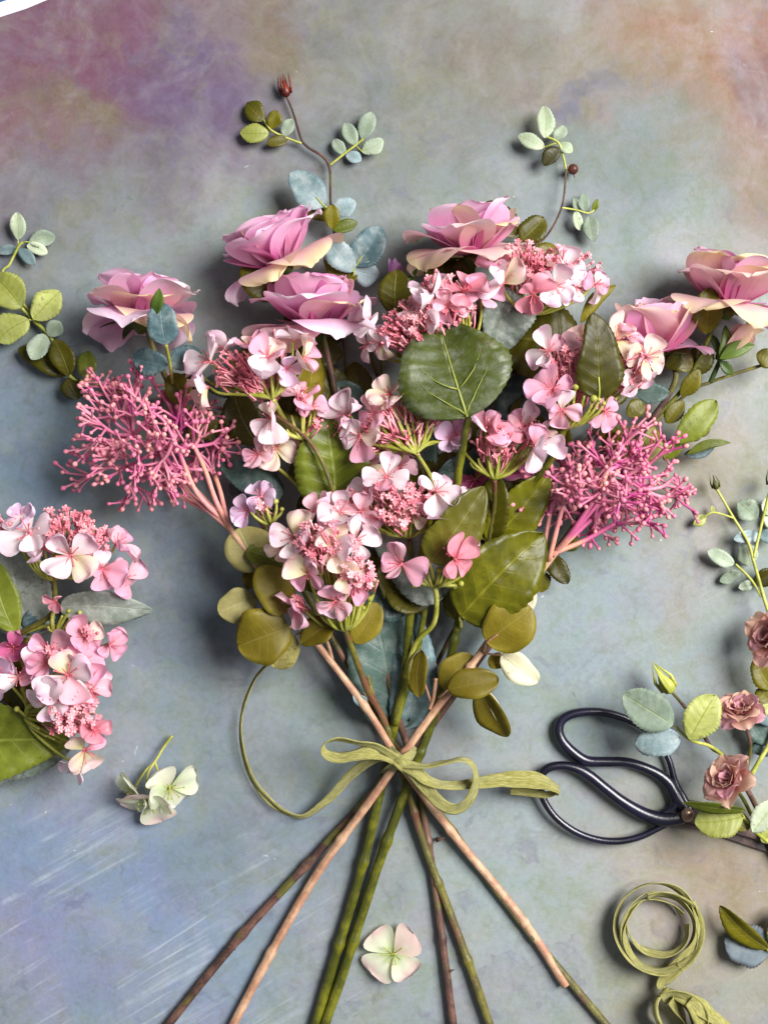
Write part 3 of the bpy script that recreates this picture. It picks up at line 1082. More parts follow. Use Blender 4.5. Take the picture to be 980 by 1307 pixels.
# thorns
for (px, py, d) in ((374, 1121, 1), (300, 1210, -1), (557, 1072, 1), (569, 1240, 1)):
    par = rs_right if px < 400 else rs_mid
    mb = MB()
    a = P(px, py, 4)
    mb.tube([a, a + Vector((d * 0.003, 0.001, 0.002)), a + Vector((d * 0.006, 0.0025, 0.003))], [0.0018, 0.0011, 0.0002], 6)
    mb.build('thorn', M['brownstem'], par)

rose(rs_left, 180, 410, 40, (0.0, 0.85, -0.06), 82, 11, [(6, 1.05, 1.2, 70, 150, 0.10, 0.06), (6, 1.0, 1.15, 50, 92, 0.18, 0.06), (5, 0.9, 1.0, 28, 56, 0.26, 0.05), (4, .7, .8, 12, 34, .4, .04)], RM, 0.9)
rose(rs_mid, 362, 338, 40, (-0.40, 0.80, 0.14), 78, 23, OPEN, RM, 0.8)
rose(rs_mid, 404, 420, 42, (-0.02, 0.90, 0.14), 84, 37, OPEN, RM, 0.7)
rose(rs_mid, 602, 326, 46, (-0.08, 0.90, 0.18), 80, 49, OPEN, RM, 0.7)
rose(rs_right, 838, 450, 42, (-0.02, 0.85, 0.24), 72, 58, CUP, [['rosepink', 'rosecream', 'roselilac'], ['rosepink', 'rosecream'], ['rosepink', 'rosecream'], ['rosedeep']], 0.8)
rose(rs_right, 928, 392, 42, (0.10, 0.90, 0.12), 82, 64, OPEN, RM, 0.8)
rosebud(rs_mid, 503, 366, 30, (0.08, 0.9, 0.2), 34, 5, [['budlilac'], ['budlilac']])
rosebud(rs_right, 922, 452, 30, (0.62, 0.55, 0.2), 54, 6, [['budcream', 'rosecream'], ['budcream']])
leaflets(rs_right, [((918, 458), (925, 415), 15, 34, 'sepal', dict(side=-.1)), ((918, 458), (962, 440), 20, 36, 'sepal', dict(side=.1)), ((918, 462), (935, 478), 14, 32, 'sepal'), ((918, 455), (905, 425), 10, 32, 'sepal')], shape='lance')
leaflets(rs_mid, [((500, 376), (508, 338), 10, 34, 'sepal'), ((518, 372), (532, 342), 8, 30, 'sepal')], shape='lance')

# leaves round the left rose
stem(rs_left, [(222, 500, 30), (218, 470, 60), (212, 440, 84)], 2.0, 'limestem', name='petiole')
leaflets(rs_left, [((212, 440), (204, 386), 42, 84, 'blue', dict(dz=3, fold=.1)), ((215, 464), (170, 457), 36, 62, 'blue', dict(roll=-15)),
                   ((217, 466), (257, 449), 32, 62, 'blue', dict(roll=10)), ((220, 476), (234, 518), 34, 40, 'olive'), ((232, 478), (250, 500), 22, 34, 'dark'),
                   ((197, 402), (204, 368), 17, 86, 'sepal', dict(shape='lance', dz=8)),
                   ((240, 556), (277, 528), 34, 34, 'olive', dict(pet=(232, 570, 28))), ((276, 560), (300, 540), 26, 24, 'dark')])
stem(rs_left, [(258, 545, 26), (190, 515, 16), (150, 500, 12), (115, 487, 10), (90, 480, 10), (66, 432, 9), (43, 409, 8), (28, 393, 8)], 2.6, 'limestem', name='branch', r1=2)
stem(rs_left, [(66, 432, 9), (40, 400, 5), (5, 352, 5), (13, 337, 7), (24, 315, 10), (30, 309, 10)], 1.7, 'limestem', name='branch')
for r in [
    ((24, 306), (22, 271), 20, 6, 'pale', dict(pet=(24, 315, 5))), ((38, 309), (71, 302), 23, 5, 'mint', dict(pet=(30, 309, 5), fold=.3)), ((35, 313), (61, 323), 16, 5, 'pale'),
    ((25, 318), (45, 338), 15, 5, 'bluepale', dict(fold=.05)), ((24, 319), (-3, 322), 13, 5, 'bluepale'),
    ((28, 393), (-8, 352), 44, 13, 'lime', dict(fold=.3)), ((43, 407), (77, 372), 36, 12, 'lime', dict(pet=(44, 410, 8))), ((37, 408), (-4, 434), 36, 10, 'lime', dict(pet=(42, 409, 8), fold=.28)),
    ((62, 428), (78, 411), 22, 10, 'mint', {}), ((58, 427), (41, 459), 27, 14, 'mint', {}), ((84, 479), (24, 445), 30, 8, 'olive', dict(side=-.1)), ((89, 479), (70, 434), 31, 16, 'olive', {}),
    ((114, 484), (112, 448), 25, 13, 'green', dict(pet=(112, 487, 10))), ((88, 482), (101, 509), 29, 10, 'dark', dict(pet=(92, 480, 10)))]:
    leaflets(rs_left, [r])

# leafy tips and leaves of the middle rose stem
stem(rs_mid, [(446, 600, 22), (440, 450, 14), (432, 350, 12), (427, 300, 12), (422, 258, 11), (419, 209, 7), (392, 187, 6), (384, 176, 6), (375, 146, 5), (366, 123, 5)], 2.0, 'brownstem', name='branch', r1=1.5)
small_bud(rs_mid, 366, 124, 6, (-0.18, 1), 30, M['redbud'])
stem(rs_mid, [(385, 183, 6), (366, 176, 6), (346, 166, 6), (337, 153, 6)], 1.4, 'limestem', name='petiole')
stem(rs_mid, [(421, 211, 7), (441, 195, 8), (453, 186, 8), (464, 177, 8)], 1.4, 'limestem', name='petiole')
leaflets(rs_mid, [
    ((337, 154), (315, 132), 25, 6, 'olive'), ((347, 164), (353, 141), 19, 6, 'olive'), ((343, 170), (307, 170), 25, 6, 'lime'), ((367, 177), (341, 184), 16, 6, 'dark'), ((362, 174), (373, 152), 16, 6, 'mint'),
    ((454, 185), (440, 157), 19, 8, 'mint'), ((463, 178), (474, 143), 22, 8, 'mint'), ((462, 194), (489, 179), 21, 6, 'mint', dict(pet=(455, 187, 7))), ((440, 197), (426, 178), 16, 7, 'mint'), ((442, 197), (461, 205), 16, 5, 'bluepale'),
    ((414, 263), (371, 220), 44, 18, 'bluepale', dict(roll=12, pet=(424, 270, 14))), ((424, 272), (454, 258), 25, 16, 'bluepale'), ((424, 292), (424, 261), 21, 22, 'olive'), ((424, 293), (456, 284), 17, 18, 'green'),
    ((420, 280), (382, 256), 22, 12, 'dark'),
    ((452, 346), (416, 305), 34, 26, 'bluepale', dict(pet=(450, 356, 20))), ((454, 340), (486, 290), 42, 26, 'blue', dict(pet=(450, 356, 20))), ((452, 345), (484, 352), 30, 24, 'bluepale', dict(roll=20)), ((436, 358), (416, 326), 24, 22, 'green'),
    ((438, 362), (456, 350), 16, 20, 'olive'), ((357, 382), (308, 343), 48, 34, 'olive', dict(dz=4, pet=(373, 370, 32))), ((505, 404), (507, 344), 42, 44, 'olive', dict(dz=4)),
    ((658, 302), (618, 259), 40, 24, 'dark', dict(pet=(668, 312, 24), bend=.12)), ((664, 308), (694, 278), 34, 26, 'olive'), ((680, 336), (708, 314), 28, 24, 'olive'), ((562, 368), (566, 326), 48, 36, 'dark'), ((592, 358), (594, 328), 26, 36, 'dark'),
    ((632, 340), (628, 318), 9, 58, 'lime', dict(shape='lance'))])
stem(rs_mid, [(598, 330, 36), (650, 318, 26), (690, 308, 16), (716, 266, 11), (722, 216, 10)], 1.7, 'brownstem', name='branch', r1=1.2)
stem(rs_mid, [(722, 216, 10), (718, 198, 10), (712, 182, 11), (696, 174, 11)], 1.4, 'limestem', name='petiole')
stem(rs_mid, [(716, 265, 11), (735, 268, 9), (750, 272, 8), (758, 268, 8)], 1.2, 'limestem', name='petiole')
leaflets(rs_mid, [
    ((695, 176), (694, 135), 22, 12, 'pale'), ((694, 188), (661, 173), 19, 10, 'pale', dict(pet=(712, 182, 10))), ((707, 179), (721, 161), 16, 11, 'mint'), ((714, 183), (730, 194), 15, 10, 'pale'), ((714, 189), (693, 211), 19, 12, 'dark'),
    ((734, 270), (740, 294), 14, 8, 'pale'), ((751, 276), (757, 308), 21, 8, 'mint'), ((746, 270), (744, 247), 16, 7, 'mint'), ((736, 268), (733, 252), 10, 6, 'mint'), ((757, 270), (762, 254), 8, 7, 'green')])
mb = MB()
mb.ball(P(731, 216, 8), L(7), nr=7, ns=10)
mb.tube([P(722, 214, 10), P(727, 215, 8)], 0.0008, 6)
mb.tube([P(731, 220, 8), P(733, 227, 7)], [0.0007, 0.0002], 5)
mb.build('berry', M['berry'], rs_mid)

# leaves, berries of the right rose stem
leaflets(rs_right, [
    ((900, 426), (904, 368), 40, 46, 'olive', dict(dz=6)), ((896, 382), (858, 396), 14, 36, 'sepal', dict(shape='lance')), ((922, 390), (976, 390), 17, 46, 'sepal', dict(shape='lance', side=-.08)),
    ((862, 565), (913, 511), 37, 32, 'green', dict(pet=(845, 575, 28))), ((869, 505), (892, 472), 22, 34, 'olive'), ((884, 478), (900, 440), 36, 28, 'dark'), ((812, 502), (854, 502), 26, 34, 'teal'), ((880, 474), (852, 438), 32, 36, 'dark'),
    ((965, 452), (992, 462), 26, 24, 'olive'), ((876, 580), (932, 565), 12, 20, 'green', dict(shape='lance', side=.1)), ((872, 580), (912, 570), 16, 14, 'blue', dict(shape='lance')), ((850, 540), (872, 512), 22, 26, 'olive'),
    ((848, 585), (866, 560), 24, 20, 'green'), ((806, 430), (803, 412), 16, 52, 'sepal'), ((800, 585), (836, 545), 50, 26, 'olive'), ((800, 530), (822, 515), 24, 40, 'olive'), ((770, 570), (800, 545), 40, 24, 'dark'),
    ((702, 706), (724, 745), 25, 18, 'dark'), ((690, 728), (690, 756), 24, 16, 'olive'), ((716, 700), (740, 690), 20, 18, 'green'), ((850, 470), (868, 450), 20, 40, 'dark')])
for (px, py) in ((887, 556), (897, 550)):
    mb = MB()
    mb.ball(P(px, py, 22), L(7.5), (0.6, 0.3, 0.1), 1.2, 7, 10)
    mb.tube([P(px, py, 22), P(868, 570, 22)], 0.0007, 5)
    mb.build('berry', M['berrygreen'], rs_right)

# ------------------------------------------------------------------ HYDRANGEA STEMS
hy_mid = thing('cut_hydrangea', 'bouquet stem of lacecap hydrangea with the big round veined leaf standing highest', 'hydrangea', P(405, 1310, 5), 'hydrangea stems in the bouquet')
hy_right = thing('cut_hydrangea', 'lacecap hydrangea with long olive leaves, between the cupped rose and a pink twig spray', 'hydrangea', P(417, 1310, 5), 'hydrangea stems in the bouquet')
hy_left = thing('cut_hydrangea', 'bouquet stem of lacecap hydrangea with dense tiny pink stars above the round eucalyptus leaves', 'hydrangea', P(622, 1310, 5), 'hydrangea stems in the bouquet')

stem(hy_mid, [(398, 1322, 5), (430, 1214, 5), (458, 1120, 6), (483, 1020, 9), (500, 940, 14), (516, 865, 22), (524, 780, 34), (540, 700, 48), (578, 634, 58), (586, 596, 66), (594, 550, 76), (598, 532, 80)],
     6.8, 'greenstem', [0.1, 0.2, 0.35, 0.45, 0.72], r1=4.4)
stem(hy_mid, [(504, 925, 18), (530, 838, 20), (538, 800, 26), (548, 740, 30), (556, 660, 34), (560, 610, 40)], 5, 'greenstem', name='branch', r1=3)
stem(hy_mid, [(516, 865, 24), (530, 822, 34), (553, 796, 44), (557, 765, 54), (554, 748, 60)], 3.2, 'pedicel', name='branch')
stem(hy_mid, [(524, 780, 34), (527, 740, 44), (522, 688, 52)], 3.0, 'olivestem', name='branch')
stem(hy_right, [(409, 1322, 6), (440, 1235, 6), (478, 1118, 8), (516, 1012, 12), (548, 930, 14), (570, 860, 22), (588, 785, 34), (622, 700, 40), (660, 640, 44), (700, 590, 54), (720, 547, 62)],
     6.8, 'greenstem', [0.13, 0.24, 0.36, 0.56, 0.64], r1=4.4)
stem(hy_right, [(622, 700, 40), (630, 650, 50), (631, 612, 66)], 3.0, 'olivestem', name='branch')
stem(hy_left, [(630, 1325, 5), (600, 1236, 5), (572, 1160, 5), (540, 1075, 6.5), (515, 990, 10), (490, 920, 18), (468, 878, 30), (450, 830, 44), (440, 804, 54)], 6.2, 'olivestem', [0.14, 0.3, 0.43, 0.6], r1=3.6)
stem(hy_left, [(478, 900, 18), (450, 780, 22), (430, 690, 38), (428, 640, 56), (414, 596, 62), (400, 570, 64), (384, 552, 64), (352, 530, 64)], 3.6, 'olivestem', name='branch', r1=2.2)
stem(hy_left, [(430, 690, 38), (396, 590, 46), (366, 540, 58), (348, 509, 77)], 3.0, 'pedicel', name='branch')
stem(hy_left, [(430, 660, 48), (400, 640, 48), (370, 610, 46), (345, 590, 46)], 2.2, 'pedicel', name='branch')

# big leaves
leaf(hy_mid, (596, 533, 84), (560, 414, 78), 140, 'big', 'wide', roll=-3, fold=0.16, bend=0.05, serr=0.02, wave=.08, label='big round veined green leaf', side=.0, veins=True)
leaf(hy_mid, (655, 373, 62), (632, 450, 58), 68, 'grey', 'heart', roll=-14, fold=0.5, wave=.12, side=-.05)
leaf(hy_mid, (612, 398, 56), (655, 372, 66), 44, 'grey', 'heart', fold=.2)
leaf(hy_mid, (549, 716, 78), (618, 621, 82), 62, 'khaki', 'heart', roll=14, fold=0.25, pet=(554, 745, 62))
leaf(hy_mid, (566, 762, 44), (478, 668, 40), 78, 'grey', 'heart', fold=0.08, wave=.1, roll=-10)
leaf(hy_mid, (508, 932, 8), (470, 742, 18), 92, 'teal', 'heart', fold=0.12)
leaf(hy_mid, (520, 930, 9), (525, 775, 16), 62, 'blue', 'heart', fold=0.12)
leaf(hy_mid, (660, 612, 22), (560, 600, 40), 76, 'teal', 'heart')
leaf(hy_right, (742, 455, 52), (640, 428, 44), 98, 'dark', 'wide', fold=0.10, roll=12)
leaf(hy_right, (700, 430, 36), (640, 470, 40), 66, 'dark', 'heart')
leaf(hy_right, (764, 508, 80), (757, 399, 88), 58, 'dark', 'heart', roll=10, fold=0.12, pet=(744, 540, 62))
leaf(hy_right, (740, 412, 50), (786, 364, 46), 20, 'olive', 'lance', roll=30, side=.1)
leaf(hy_right, (588, 786, 46), (694, 681, 52), 98, 'hyd', 'heart', roll=10, fold=0.25, bend=.1, pet=(588, 800, 36))
leaf(hy_right, (580, 790, 40), (600, 690, 44), 44, 'olive', 'heart', roll=-25)
leaf(hy_right, (624, 692, 40), (700, 604, 48), 60, 'hyd', 'heart', roll=12, fold=.25)
leaf(hy_right, (622, 690, 42), (634, 604, 50), 50, 'olive', 'heart', roll=-12, fold=.25)
leaf(hy_right, (690, 470, 24), (640, 560, 26), 60, 'teal', 'heart')
leaf(hy_left, (430, 648, 50), (416, 533, 56), 98, 'green', 'heart', roll=-4, fold=0.30, bend=.04, pet=(428, 660, 46))
leaf(hy_left, (315, 702, 44), (420, 762, 40), 44, 'green', 'heart', roll=-38, fold=0.3, side=.05)
leaf(hy_left, (360, 634, 34), (280, 590, 30), 42, 'teal', 'heart', roll=18)
leaf(hy_left, (388, 522, 34), (394, 436, 38), 46, 'gold', 'heart', roll=40)
leaf(hy_left, (330, 640, 26), (292, 620, 24), 26, 'teal', 'rose')
leaf(hy_left, (330, 568, 26), (298, 500, 30), 52, 'dark', 'rose', fold=.1)
leaf(hy_left, (410, 560, 24), (430, 470, 28), 60, 'dark', 'rose')
leaf(hy_left, (468, 900, 26), (450, 888, 30), 15, 'bluepale', 'lance')
leaf(hy_left, (520, 756, 30), (455, 770, 32), 60, 'teal', 'heart')

# flower heads: floret rows = (px, py, z, radius, nx, ny, colour[, spin])
head(hy_left, (347, 508, 78), (-0.25, 1), [
    (270, 462, 74, 30, -0.55, 0.30, 'w'), (266, 494, 70, 27, -0.70, -0.20, 'c'), (289, 447, 70, 22, -0.35, 0.7, 'w'), (342, 458, 86, 30, 0.0, 0.45, 'p'), (374, 434, 80, 26, 0.35, 0.65, 'w'), (384, 458, 80, 25, 0.65, 0.15, 'c'),
    (318, 444, 74, 22, -0.1, 0.8, 'p'), (252, 474, 60, 18, -0.8, 0.1, 'l'), (366, 470, 84, 19, 0.3, -0.2, 'l')],
    [(306, 474, 72, 34, 95), (330, 480, 66, 30, 50), (345, 440, 64, 24, 30)], [(285, 496, 70), (302, 490, 72), (312, 476, 74), (332, 478, 76), (346, 472, 80, 3), (362, 478, 80), (370, 460, 82, 3), (374, 476, 80), (356, 474, 80), (292, 484, 72, 4)])
head(hy_left, (386, 560, 60), (-0.1, 1), [(346, 533, 68, 27, -0.25, -0.35, 'w'), (384, 510, 70, 25, 0.1, 0.6, 'p'), (330, 580, 56, 22, -0.3, 0.0, 'p'), (352, 572, 52, 24, 0.1, 0.1, 'c'), (398, 520, 64, 16, 0.5, 0.3, 'p')],
     [(404, 540, 58, 16, 18), (384, 502, 74, 9, 14), (392, 590, 36, 24, 24)], [(340, 556, 60), (352, 562, 60), (366, 548, 62), (402, 524, 64, 4), (372, 530, 64)])
head(hy_left, (345, 668, 44), (-0.3, 0.8), [(334, 634, 56, 21, -0.35, 0.3, 'l'), (318, 652, 52, 18, -0.5, -0.1, 'l')], [(330, 645, 56, 8, 10)], [(352, 640, 50, 4), (360, 650, 48, 3), (340, 645, 48, 3)], [(372, 690, 34), (400, 740, 26)], 2.6)
head(hy_left, (440, 804, 54), (-0.1, 1), [
    (377, 686, 74, 28, -0.35, 0.15, 'w'), (434, 656, 76, 28, 0.05, 0.55, 'w'), (452, 690, 80, 26, 0.35, 0.2, 'w'), (425, 696, 88, 25, 0.1, 0.05, 'c'), (393, 731, 80, 24, -0.25, -0.15, 'p'), (438, 732, 86, 22, 0.15, -0.1, 'c'),
    (428, 766, 76, 26, -0.1, -0.55, 'p'), (360, 700, 70, 20, -0.5, -0.1, 'c'), (404, 654, 64, 22, -0.1, 0.6, 'p'), (446, 752, 78, 18, 0.4, -0.4, 'p')],
    [(410, 690, 86, 34, 90), (440, 700, 80, 26, 36), (454, 728, 84, 22, 34), (462, 742, 78, 18, 16), (470, 736, 76, 14, 10)], [(420, 786, 62), (430, 775, 66), (464, 776, 62, 3), (472, 764, 64, 4), (408, 782, 58), (418, 762, 62, 3), (455, 772, 64), (480, 738, 66)])
head(hy_left, (420, 800, 44), (-0.6, 0.8), [(382, 774, 58, 22, -0.75, -0.1, 'p')], [(378, 768, 56, 9, 12)], [(400, 790, 50)])

head(hy_mid, (531, 578, 74), (-0.2, 1), [
    (446, 530, 64, 26, -0.5, 0.25, 'w'), (460, 556, 66, 24, -0.35, -0.2, 'w'), (498, 505, 74, 27, -0.1, 0.5, 'c'), (478, 528, 74, 22, -0.2, 0.1, 'p'), (436, 548, 58, 20, -0.6, 0, 'p'), (574, 560, 60, 20, 0.4, 0.1, 'l'), (470, 595, 46, 22, -0.3, 0, 'p'), (510, 596, 44, 22, 0, 0, 'p')],
    [(500, 540, 66, 40, 90), (540, 530, 58, 28, 50), (465, 570, 52, 20, 24)], [(482, 548, 66), (492, 536, 68), (514, 522, 70), (508, 530, 68), (552, 540, 66), (560, 560, 64), (545, 535, 68), (478, 566, 62), (474, 578, 60), (486, 584, 60), (524, 528, 68), (534, 530, 68)],
    [(545, 600, 52), (556, 620, 48)], 3.0)
head(hy_mid, (520, 686, 56), (-0.05, 1), [
    (494, 610, 78, 27, -0.15, 0.4, 'w'), (462, 652, 74, 25, -0.3, -0.1, 'p'), (556, 628, 78, 28, 0.3, 0.35, 'w'), (526, 656, 74, 20, 0.1, -0.2, 'c'), (470, 628, 68, 22, -0.3, 0.3, 'w'), (582, 640, 66, 20, 0.5, 0, 'w')],
    [(502, 642, 78, 36, 90), (535, 640, 72, 24, 36), (455, 636, 66, 18, 18), (508, 668, 78, 13, 8)], [(480, 672, 66), (492, 678, 66), (540, 668, 64)])
head(hy_mid, (554, 749, 60), (0.05, 1), [
    (512, 720, 76, 27, -0.3, 0.2, 'p'), (580, 714, 90, 25, 0.35, -0.1, 'd'), (590, 690, 66, 20, 0.4, 0.4, 'p')],
    [(572, 702, 74, 8, 8)], [(560, 728, 72, 4), (591, 729, 70, 4), (588, 745, 66, 4), (540, 735, 68), (526, 748, 62), (574, 738, 70, 3), (568, 720, 72, 3), (546, 728, 70, 3), (580, 748, 62, 4)])
head(hy_mid, (580, 470, 62), (-0.3, 1), [
    (551, 374, 80, 27, -0.3, 0.5, 'w'), (540, 398, 80, 30, -0.45, -0.05, 'w'), (592, 374, 82, 27, 0.0, 0.55, 'd'), (474, 412, 70, 26, -0.45, 0.3, 'w'), (486, 438, 68, 24, -0.4, -0.35, 'w'), (614, 378, 80, 22, 0.2, 0.5, 'p'), (570, 390, 84, 20, 0, -0.2, 'p'), (470, 440, 60, 18, -0.5, 0, 'w')],
    [(536, 408, 76, 36, 100), (508, 424, 70, 28, 60), (560, 366, 76, 22, 24), (585, 400, 72, 26, 36)], [(500, 420, 74), (512, 432, 72), (545, 412, 78), (590, 404, 78), (598, 402, 78), (572, 408, 78, 4), (530, 430, 74)])
head(hy_mid, (672, 402, 58), (0.25, 1), [
    (642, 362, 76, 30, -0.15, 0.35, 'w', 20), (680, 374, 84, 25, 0.05, -0.4, 'd'), (706, 364, 80, 26, 0.25, -0.25, 'w'), (733, 366, 74, 22, 0.4, -0.3, 'w'), (758, 362, 66, 20, 0.6, -0.2, 'p'), (630, 345, 66, 20, -0.3, 0.6, 'p'), (722, 345, 74, 20, 0.3, 0.4, 'w')],
    [(662, 332, 70, 30, 60), (706, 342, 70, 34, 80), (742, 346, 64, 26, 50), (650, 340, 66, 26, 26)], [(716, 380, 66), (726, 376, 66), (700, 384, 70), (690, 392, 66)])

head(hy_right, (720, 547, 64), (0.05, 1), [
    (700, 450, 72, 27, -0.3, 0.25, 'w'), (706, 498, 84, 28, -0.3, 0.3, 'p'), (716, 522, 80, 20, -0.1, -0.4, 'p'), (744, 436, 66, 24, 0.0, 0.5, 'p'), (784, 436, 72, 31, 0.1, 0.45, 'c'), (822, 456, 72, 30, 0.4, 0.1, 'c'), (806, 478, 70, 24, 0.2, -0.45, 'w'),
    (770, 524, 70, 22, 0.45, -0.1, 'p'), (800, 430, 66, 24, 0.3, 0.5, 'p'), (730, 470, 66, 20, 0, 0, 'p')],
    [(722, 458, 70, 24, 44), (800, 474, 66, 26, 50), (740, 490, 56, 26, 30), (812, 450, 72, 10, 10)],
    [(734, 494, 84, 4), (757, 509, 84, 5), (726, 526, 78, 3), (764, 510, 80, 3), (740, 520, 80), (704, 530, 74), (700, 520, 74), (750, 525, 78, 3), (745, 505, 82), (712, 515, 80), (732, 512, 82), (770, 515, 76, 3)])
head(hy_right, (631, 611, 66), (0.05, 1), [
    (620, 548, 70, 26, -0.1, 0.55, 'p'), (640, 556, 72, 22, 0.1, 0.4, 'd'), (584, 556, 58, 20, -0.3, 0.1, 'l'), (682, 568, 72, 29, 0.3, -0.15, 'w'), (664, 546, 60, 24, 0.1, 0.5, 'p'), (690, 556, 64, 18, 0.5, 0.4, 'w'), (606, 612, 36, 26, 0, 0, 'm'), (650, 600, 34, 24, 0.2, 0, 'm')],
    [(632, 562, 64, 30, 60), (676, 548, 60, 18, 24)], [(600, 590, 60), (610, 585, 62), (620, 580, 64), (640, 578, 64), (652, 582, 62), (664, 586, 60), (672, 580, 62), (628, 580, 64)])

# ------------------------------------------------------------------ PINK SPRAYS
sp_left = thing('pink_twig_spray', 'knobbly pink twig spray whose tan stem ends short and passes under the other', 'foliage spray', P(722, 1258, 5), 'pink twig sprays in the bouquet')
sp_right = thing('pink_twig_spray', 'knobbly pink twig spray whose tan stem lies topmost where the stems cross', 'foliage spray', P(292, 1310, 5), 'pink twig sprays in the bouquet')
stem(sp_left, [(722, 1258, 4.5), (682, 1196, 4.5), (640, 1140, 5), (590, 1080, 8), (540, 1015, 15), (505, 965, 22), (468, 905, 27), (405, 822, 32), (362, 765, 36), (329, 723, 40), (294, 676, 42), (283, 662, 43)], 6.0, 'tanstem', [0.12, 0.3, 0.55, 0.65], r1=3.6)
stem(sp_right, [(292, 1318, 4.5), (352, 1205, 5), (408, 1110, 8), (470, 1025, 18), (518, 958, 28), (556, 905, 30), (602, 848, 33), (640, 795, 36), (673, 750, 38), (709, 705, 42)], 6.0, 'tanstem', [0.1, 0.27, 0.44, 0.66], r1=4)


def spray(parent, root, subs, ell, n, z0, z1, seed, extra):
    """subs: main limbs [(px,py,z)...] starting from root; ell: (cx,cy,rx,ry,tilt)"""
    rg = random.Random(seed)
    limbs = []
    for s in subs:
        stem(parent, s, 3.4, 'pinktan', name='limb', r1=2.6, per=5)
        limbs.append(s[-1])
    cx, cy, rx, ry, tilt = ell
    ends = []
    tries = 0
    while len(ends) < n and tries < 4000:
        tries += 1
        a, q = rg.uniform(0, 6.28), math.sqrt(rg.random())
        ex, ey = math.cos(a) * q * rx, math.sin(a) * q * ry
        c, s = math.cos(math.radians(tilt)), math.sin(math.radians(tilt))
        x, y = cx + ex * c - ey * s, cy + ex * s + ey * c
        z = rg.uniform(z0, z1) * (1 - 0.45 * q) + 8
        if all((x - e[0]) ** 2 + (y - e[1]) ** 2 > 17 ** 2 for e in ends[-20:]):
            ends.append((x, y, z))
    for e in extra:
        ends.append(e)
    for (x, y, z) in ends:
        lx, ly, lz = min(limbs, key=lambda l: (l[0] - x) ** 2 + (l[1] - y) ** 2 + rg.uniform(0, 2500))
        A = P(lx, ly, lz)
        E = P(x, y, z)
        d = E - A
        D = d.normalized()
        wob = Vector((rg.uniform(-1, 1), rg.uniform(-1, 1), rg.uniform(-.6, .8))) * d.length * 0.13
        mid = A + d * 0.55 + wob
        tw, bd = MB(), MB()
        main = catmull([tuple(A), tuple(mid), tuple(E)], 5)
        tw.tube(main, [0.0015 - 0.0005 * i / (len(main) - 1) for i in range(len(main))], 6)

        def bud(p, ax, big=1.0):
            bd.ball(p, rg.uniform(0.0014, 0.0021) * big, ax, rg.uniform(0.95, 1.3), 5, 7)

        def rv(D, s):
            return (D + Vector((rg.uniform(-s, s), rg.uniform(-s, s), rg.uniform(-s * .6, s)))).normalized()

        k = rg.randint(4, 6)
        for j in range(k):
            f = rg.choice((0.62, 0.8, 1.0, 1.0))
            st = Vector(main[int(f * (len(main) - 1))])
            d2 = rv(D, 1.15)
            l2 = rg.uniform(0.012, 0.022)
            e2 = st + d2 * l2
            if e2.z < 0.003:
                e2.z = 0.003
            m2 = (st + e2) * 0.5 + Vector((rg.uniform(-1, 1), rg.uniform(-1, 1), 0)) * 0.0008
            tw.tube([st, m2, e2], [0.00105, 0.0009, 0.0008], 5, cap=False)
            bud(e2, d2)
            for jj in range(rg.randint(1, 2)):
                ff = rg.uniform(0.35, 0.95)
                s3 = st.lerp(e2, ff)
                d3 = rv(d2, 1.2)
                e3 = s3 + d3 * rg.uniform(0.006, 0.012)
                tw.tube([s3, e3], [0.0008, 0.0007], 5, cap=False)
                bud(e3, d3, 0.9)
        br = tw.build('branchlet', M['twig'], parent)
        bd.build('bud_tips', M['twigbud'], br, kind='stuff')


spray(sp_left, (283, 662, 43), [
    [(290, 672, 42), (262, 648, 46), (240, 628, 48), (222, 598, 50), (205, 575, 50)], [(285, 664, 43), (252, 630, 54), (232, 585, 58), (222, 560, 60)],
    [(272, 655, 44), (235, 636, 40), (195, 612, 38), (165, 596, 36)], [(294, 676, 42), (276, 640, 50), (262, 600, 52), (248, 570, 52)], [(290, 668, 44), (282, 630, 38), (272, 600, 34)], [(285, 664, 43), (225, 600, 40), (170, 555, 40)]],
    (190, 556, 72, 66, 22), 36, 16, 84, 3, [(272, 578, 34), (282, 560, 34), (262, 585, 32), (118, 608, 22), (132, 494, 26)])
spray(sp_right, (709, 705, 42), [
    [(705, 710, 42), (728, 684, 46), (748, 660, 50), (765, 640, 52)], [(709, 705, 42), (735, 672, 54), (765, 625, 58), (775, 600, 60)], [(690, 728, 40), (697, 680, 42), (702, 655, 44)],
    [(709, 705, 42), (745, 690, 40), (785, 668, 40)], [(700, 716, 42), (714, 660, 50), (722, 630, 52)], [(709, 705, 42), (770, 650, 40), (820, 625, 40)]],
    (784, 622, 76, 56, -8), 36, 16, 84, 9, [(696, 620, 40), (708, 636, 44), (692, 650, 38), (870, 632, 26), (800, 560, 60)])

# eucalyptus leaves on the tan stems
leaflets(sp_left, [
    ((328, 728), (305, 674), 60, 38, 'goldpale', dict(shape='round', dz=4, pet=(331, 730, 40))), ((362, 784), (333, 722), 48, 50, 'gold', dict(shape='round', dz=4, roll=10, pet=(370, 778, 38))),
    ((327, 764), (279, 782), 42, 38, 'goldpale', dict(shape='round', dz=2, fold=.5, pet=(350, 760, 38))), ((369, 800), (304, 826), 72, 46, 'gold', dict(shape='round', dz=0, bend=.12, pet=(385, 800, 36))),
    ((375, 811), (350, 852), 40, 40, 'goldpale', dict(shape='round', dz=-2, pet=(388, 806, 36))), ((424, 796, ), (384, 822), 40, 50, 'gold', dict(shape='heart', dz=-2, fold=.5, roll=25)),
    ((452, 820), (482, 770), 38, 36, 'gold', dict(shape='round', dz=2)), ((318, 728), (318, 752), 18, 26, 'gold', dict(shape='round'))], serr=0, petmat='tanstem')
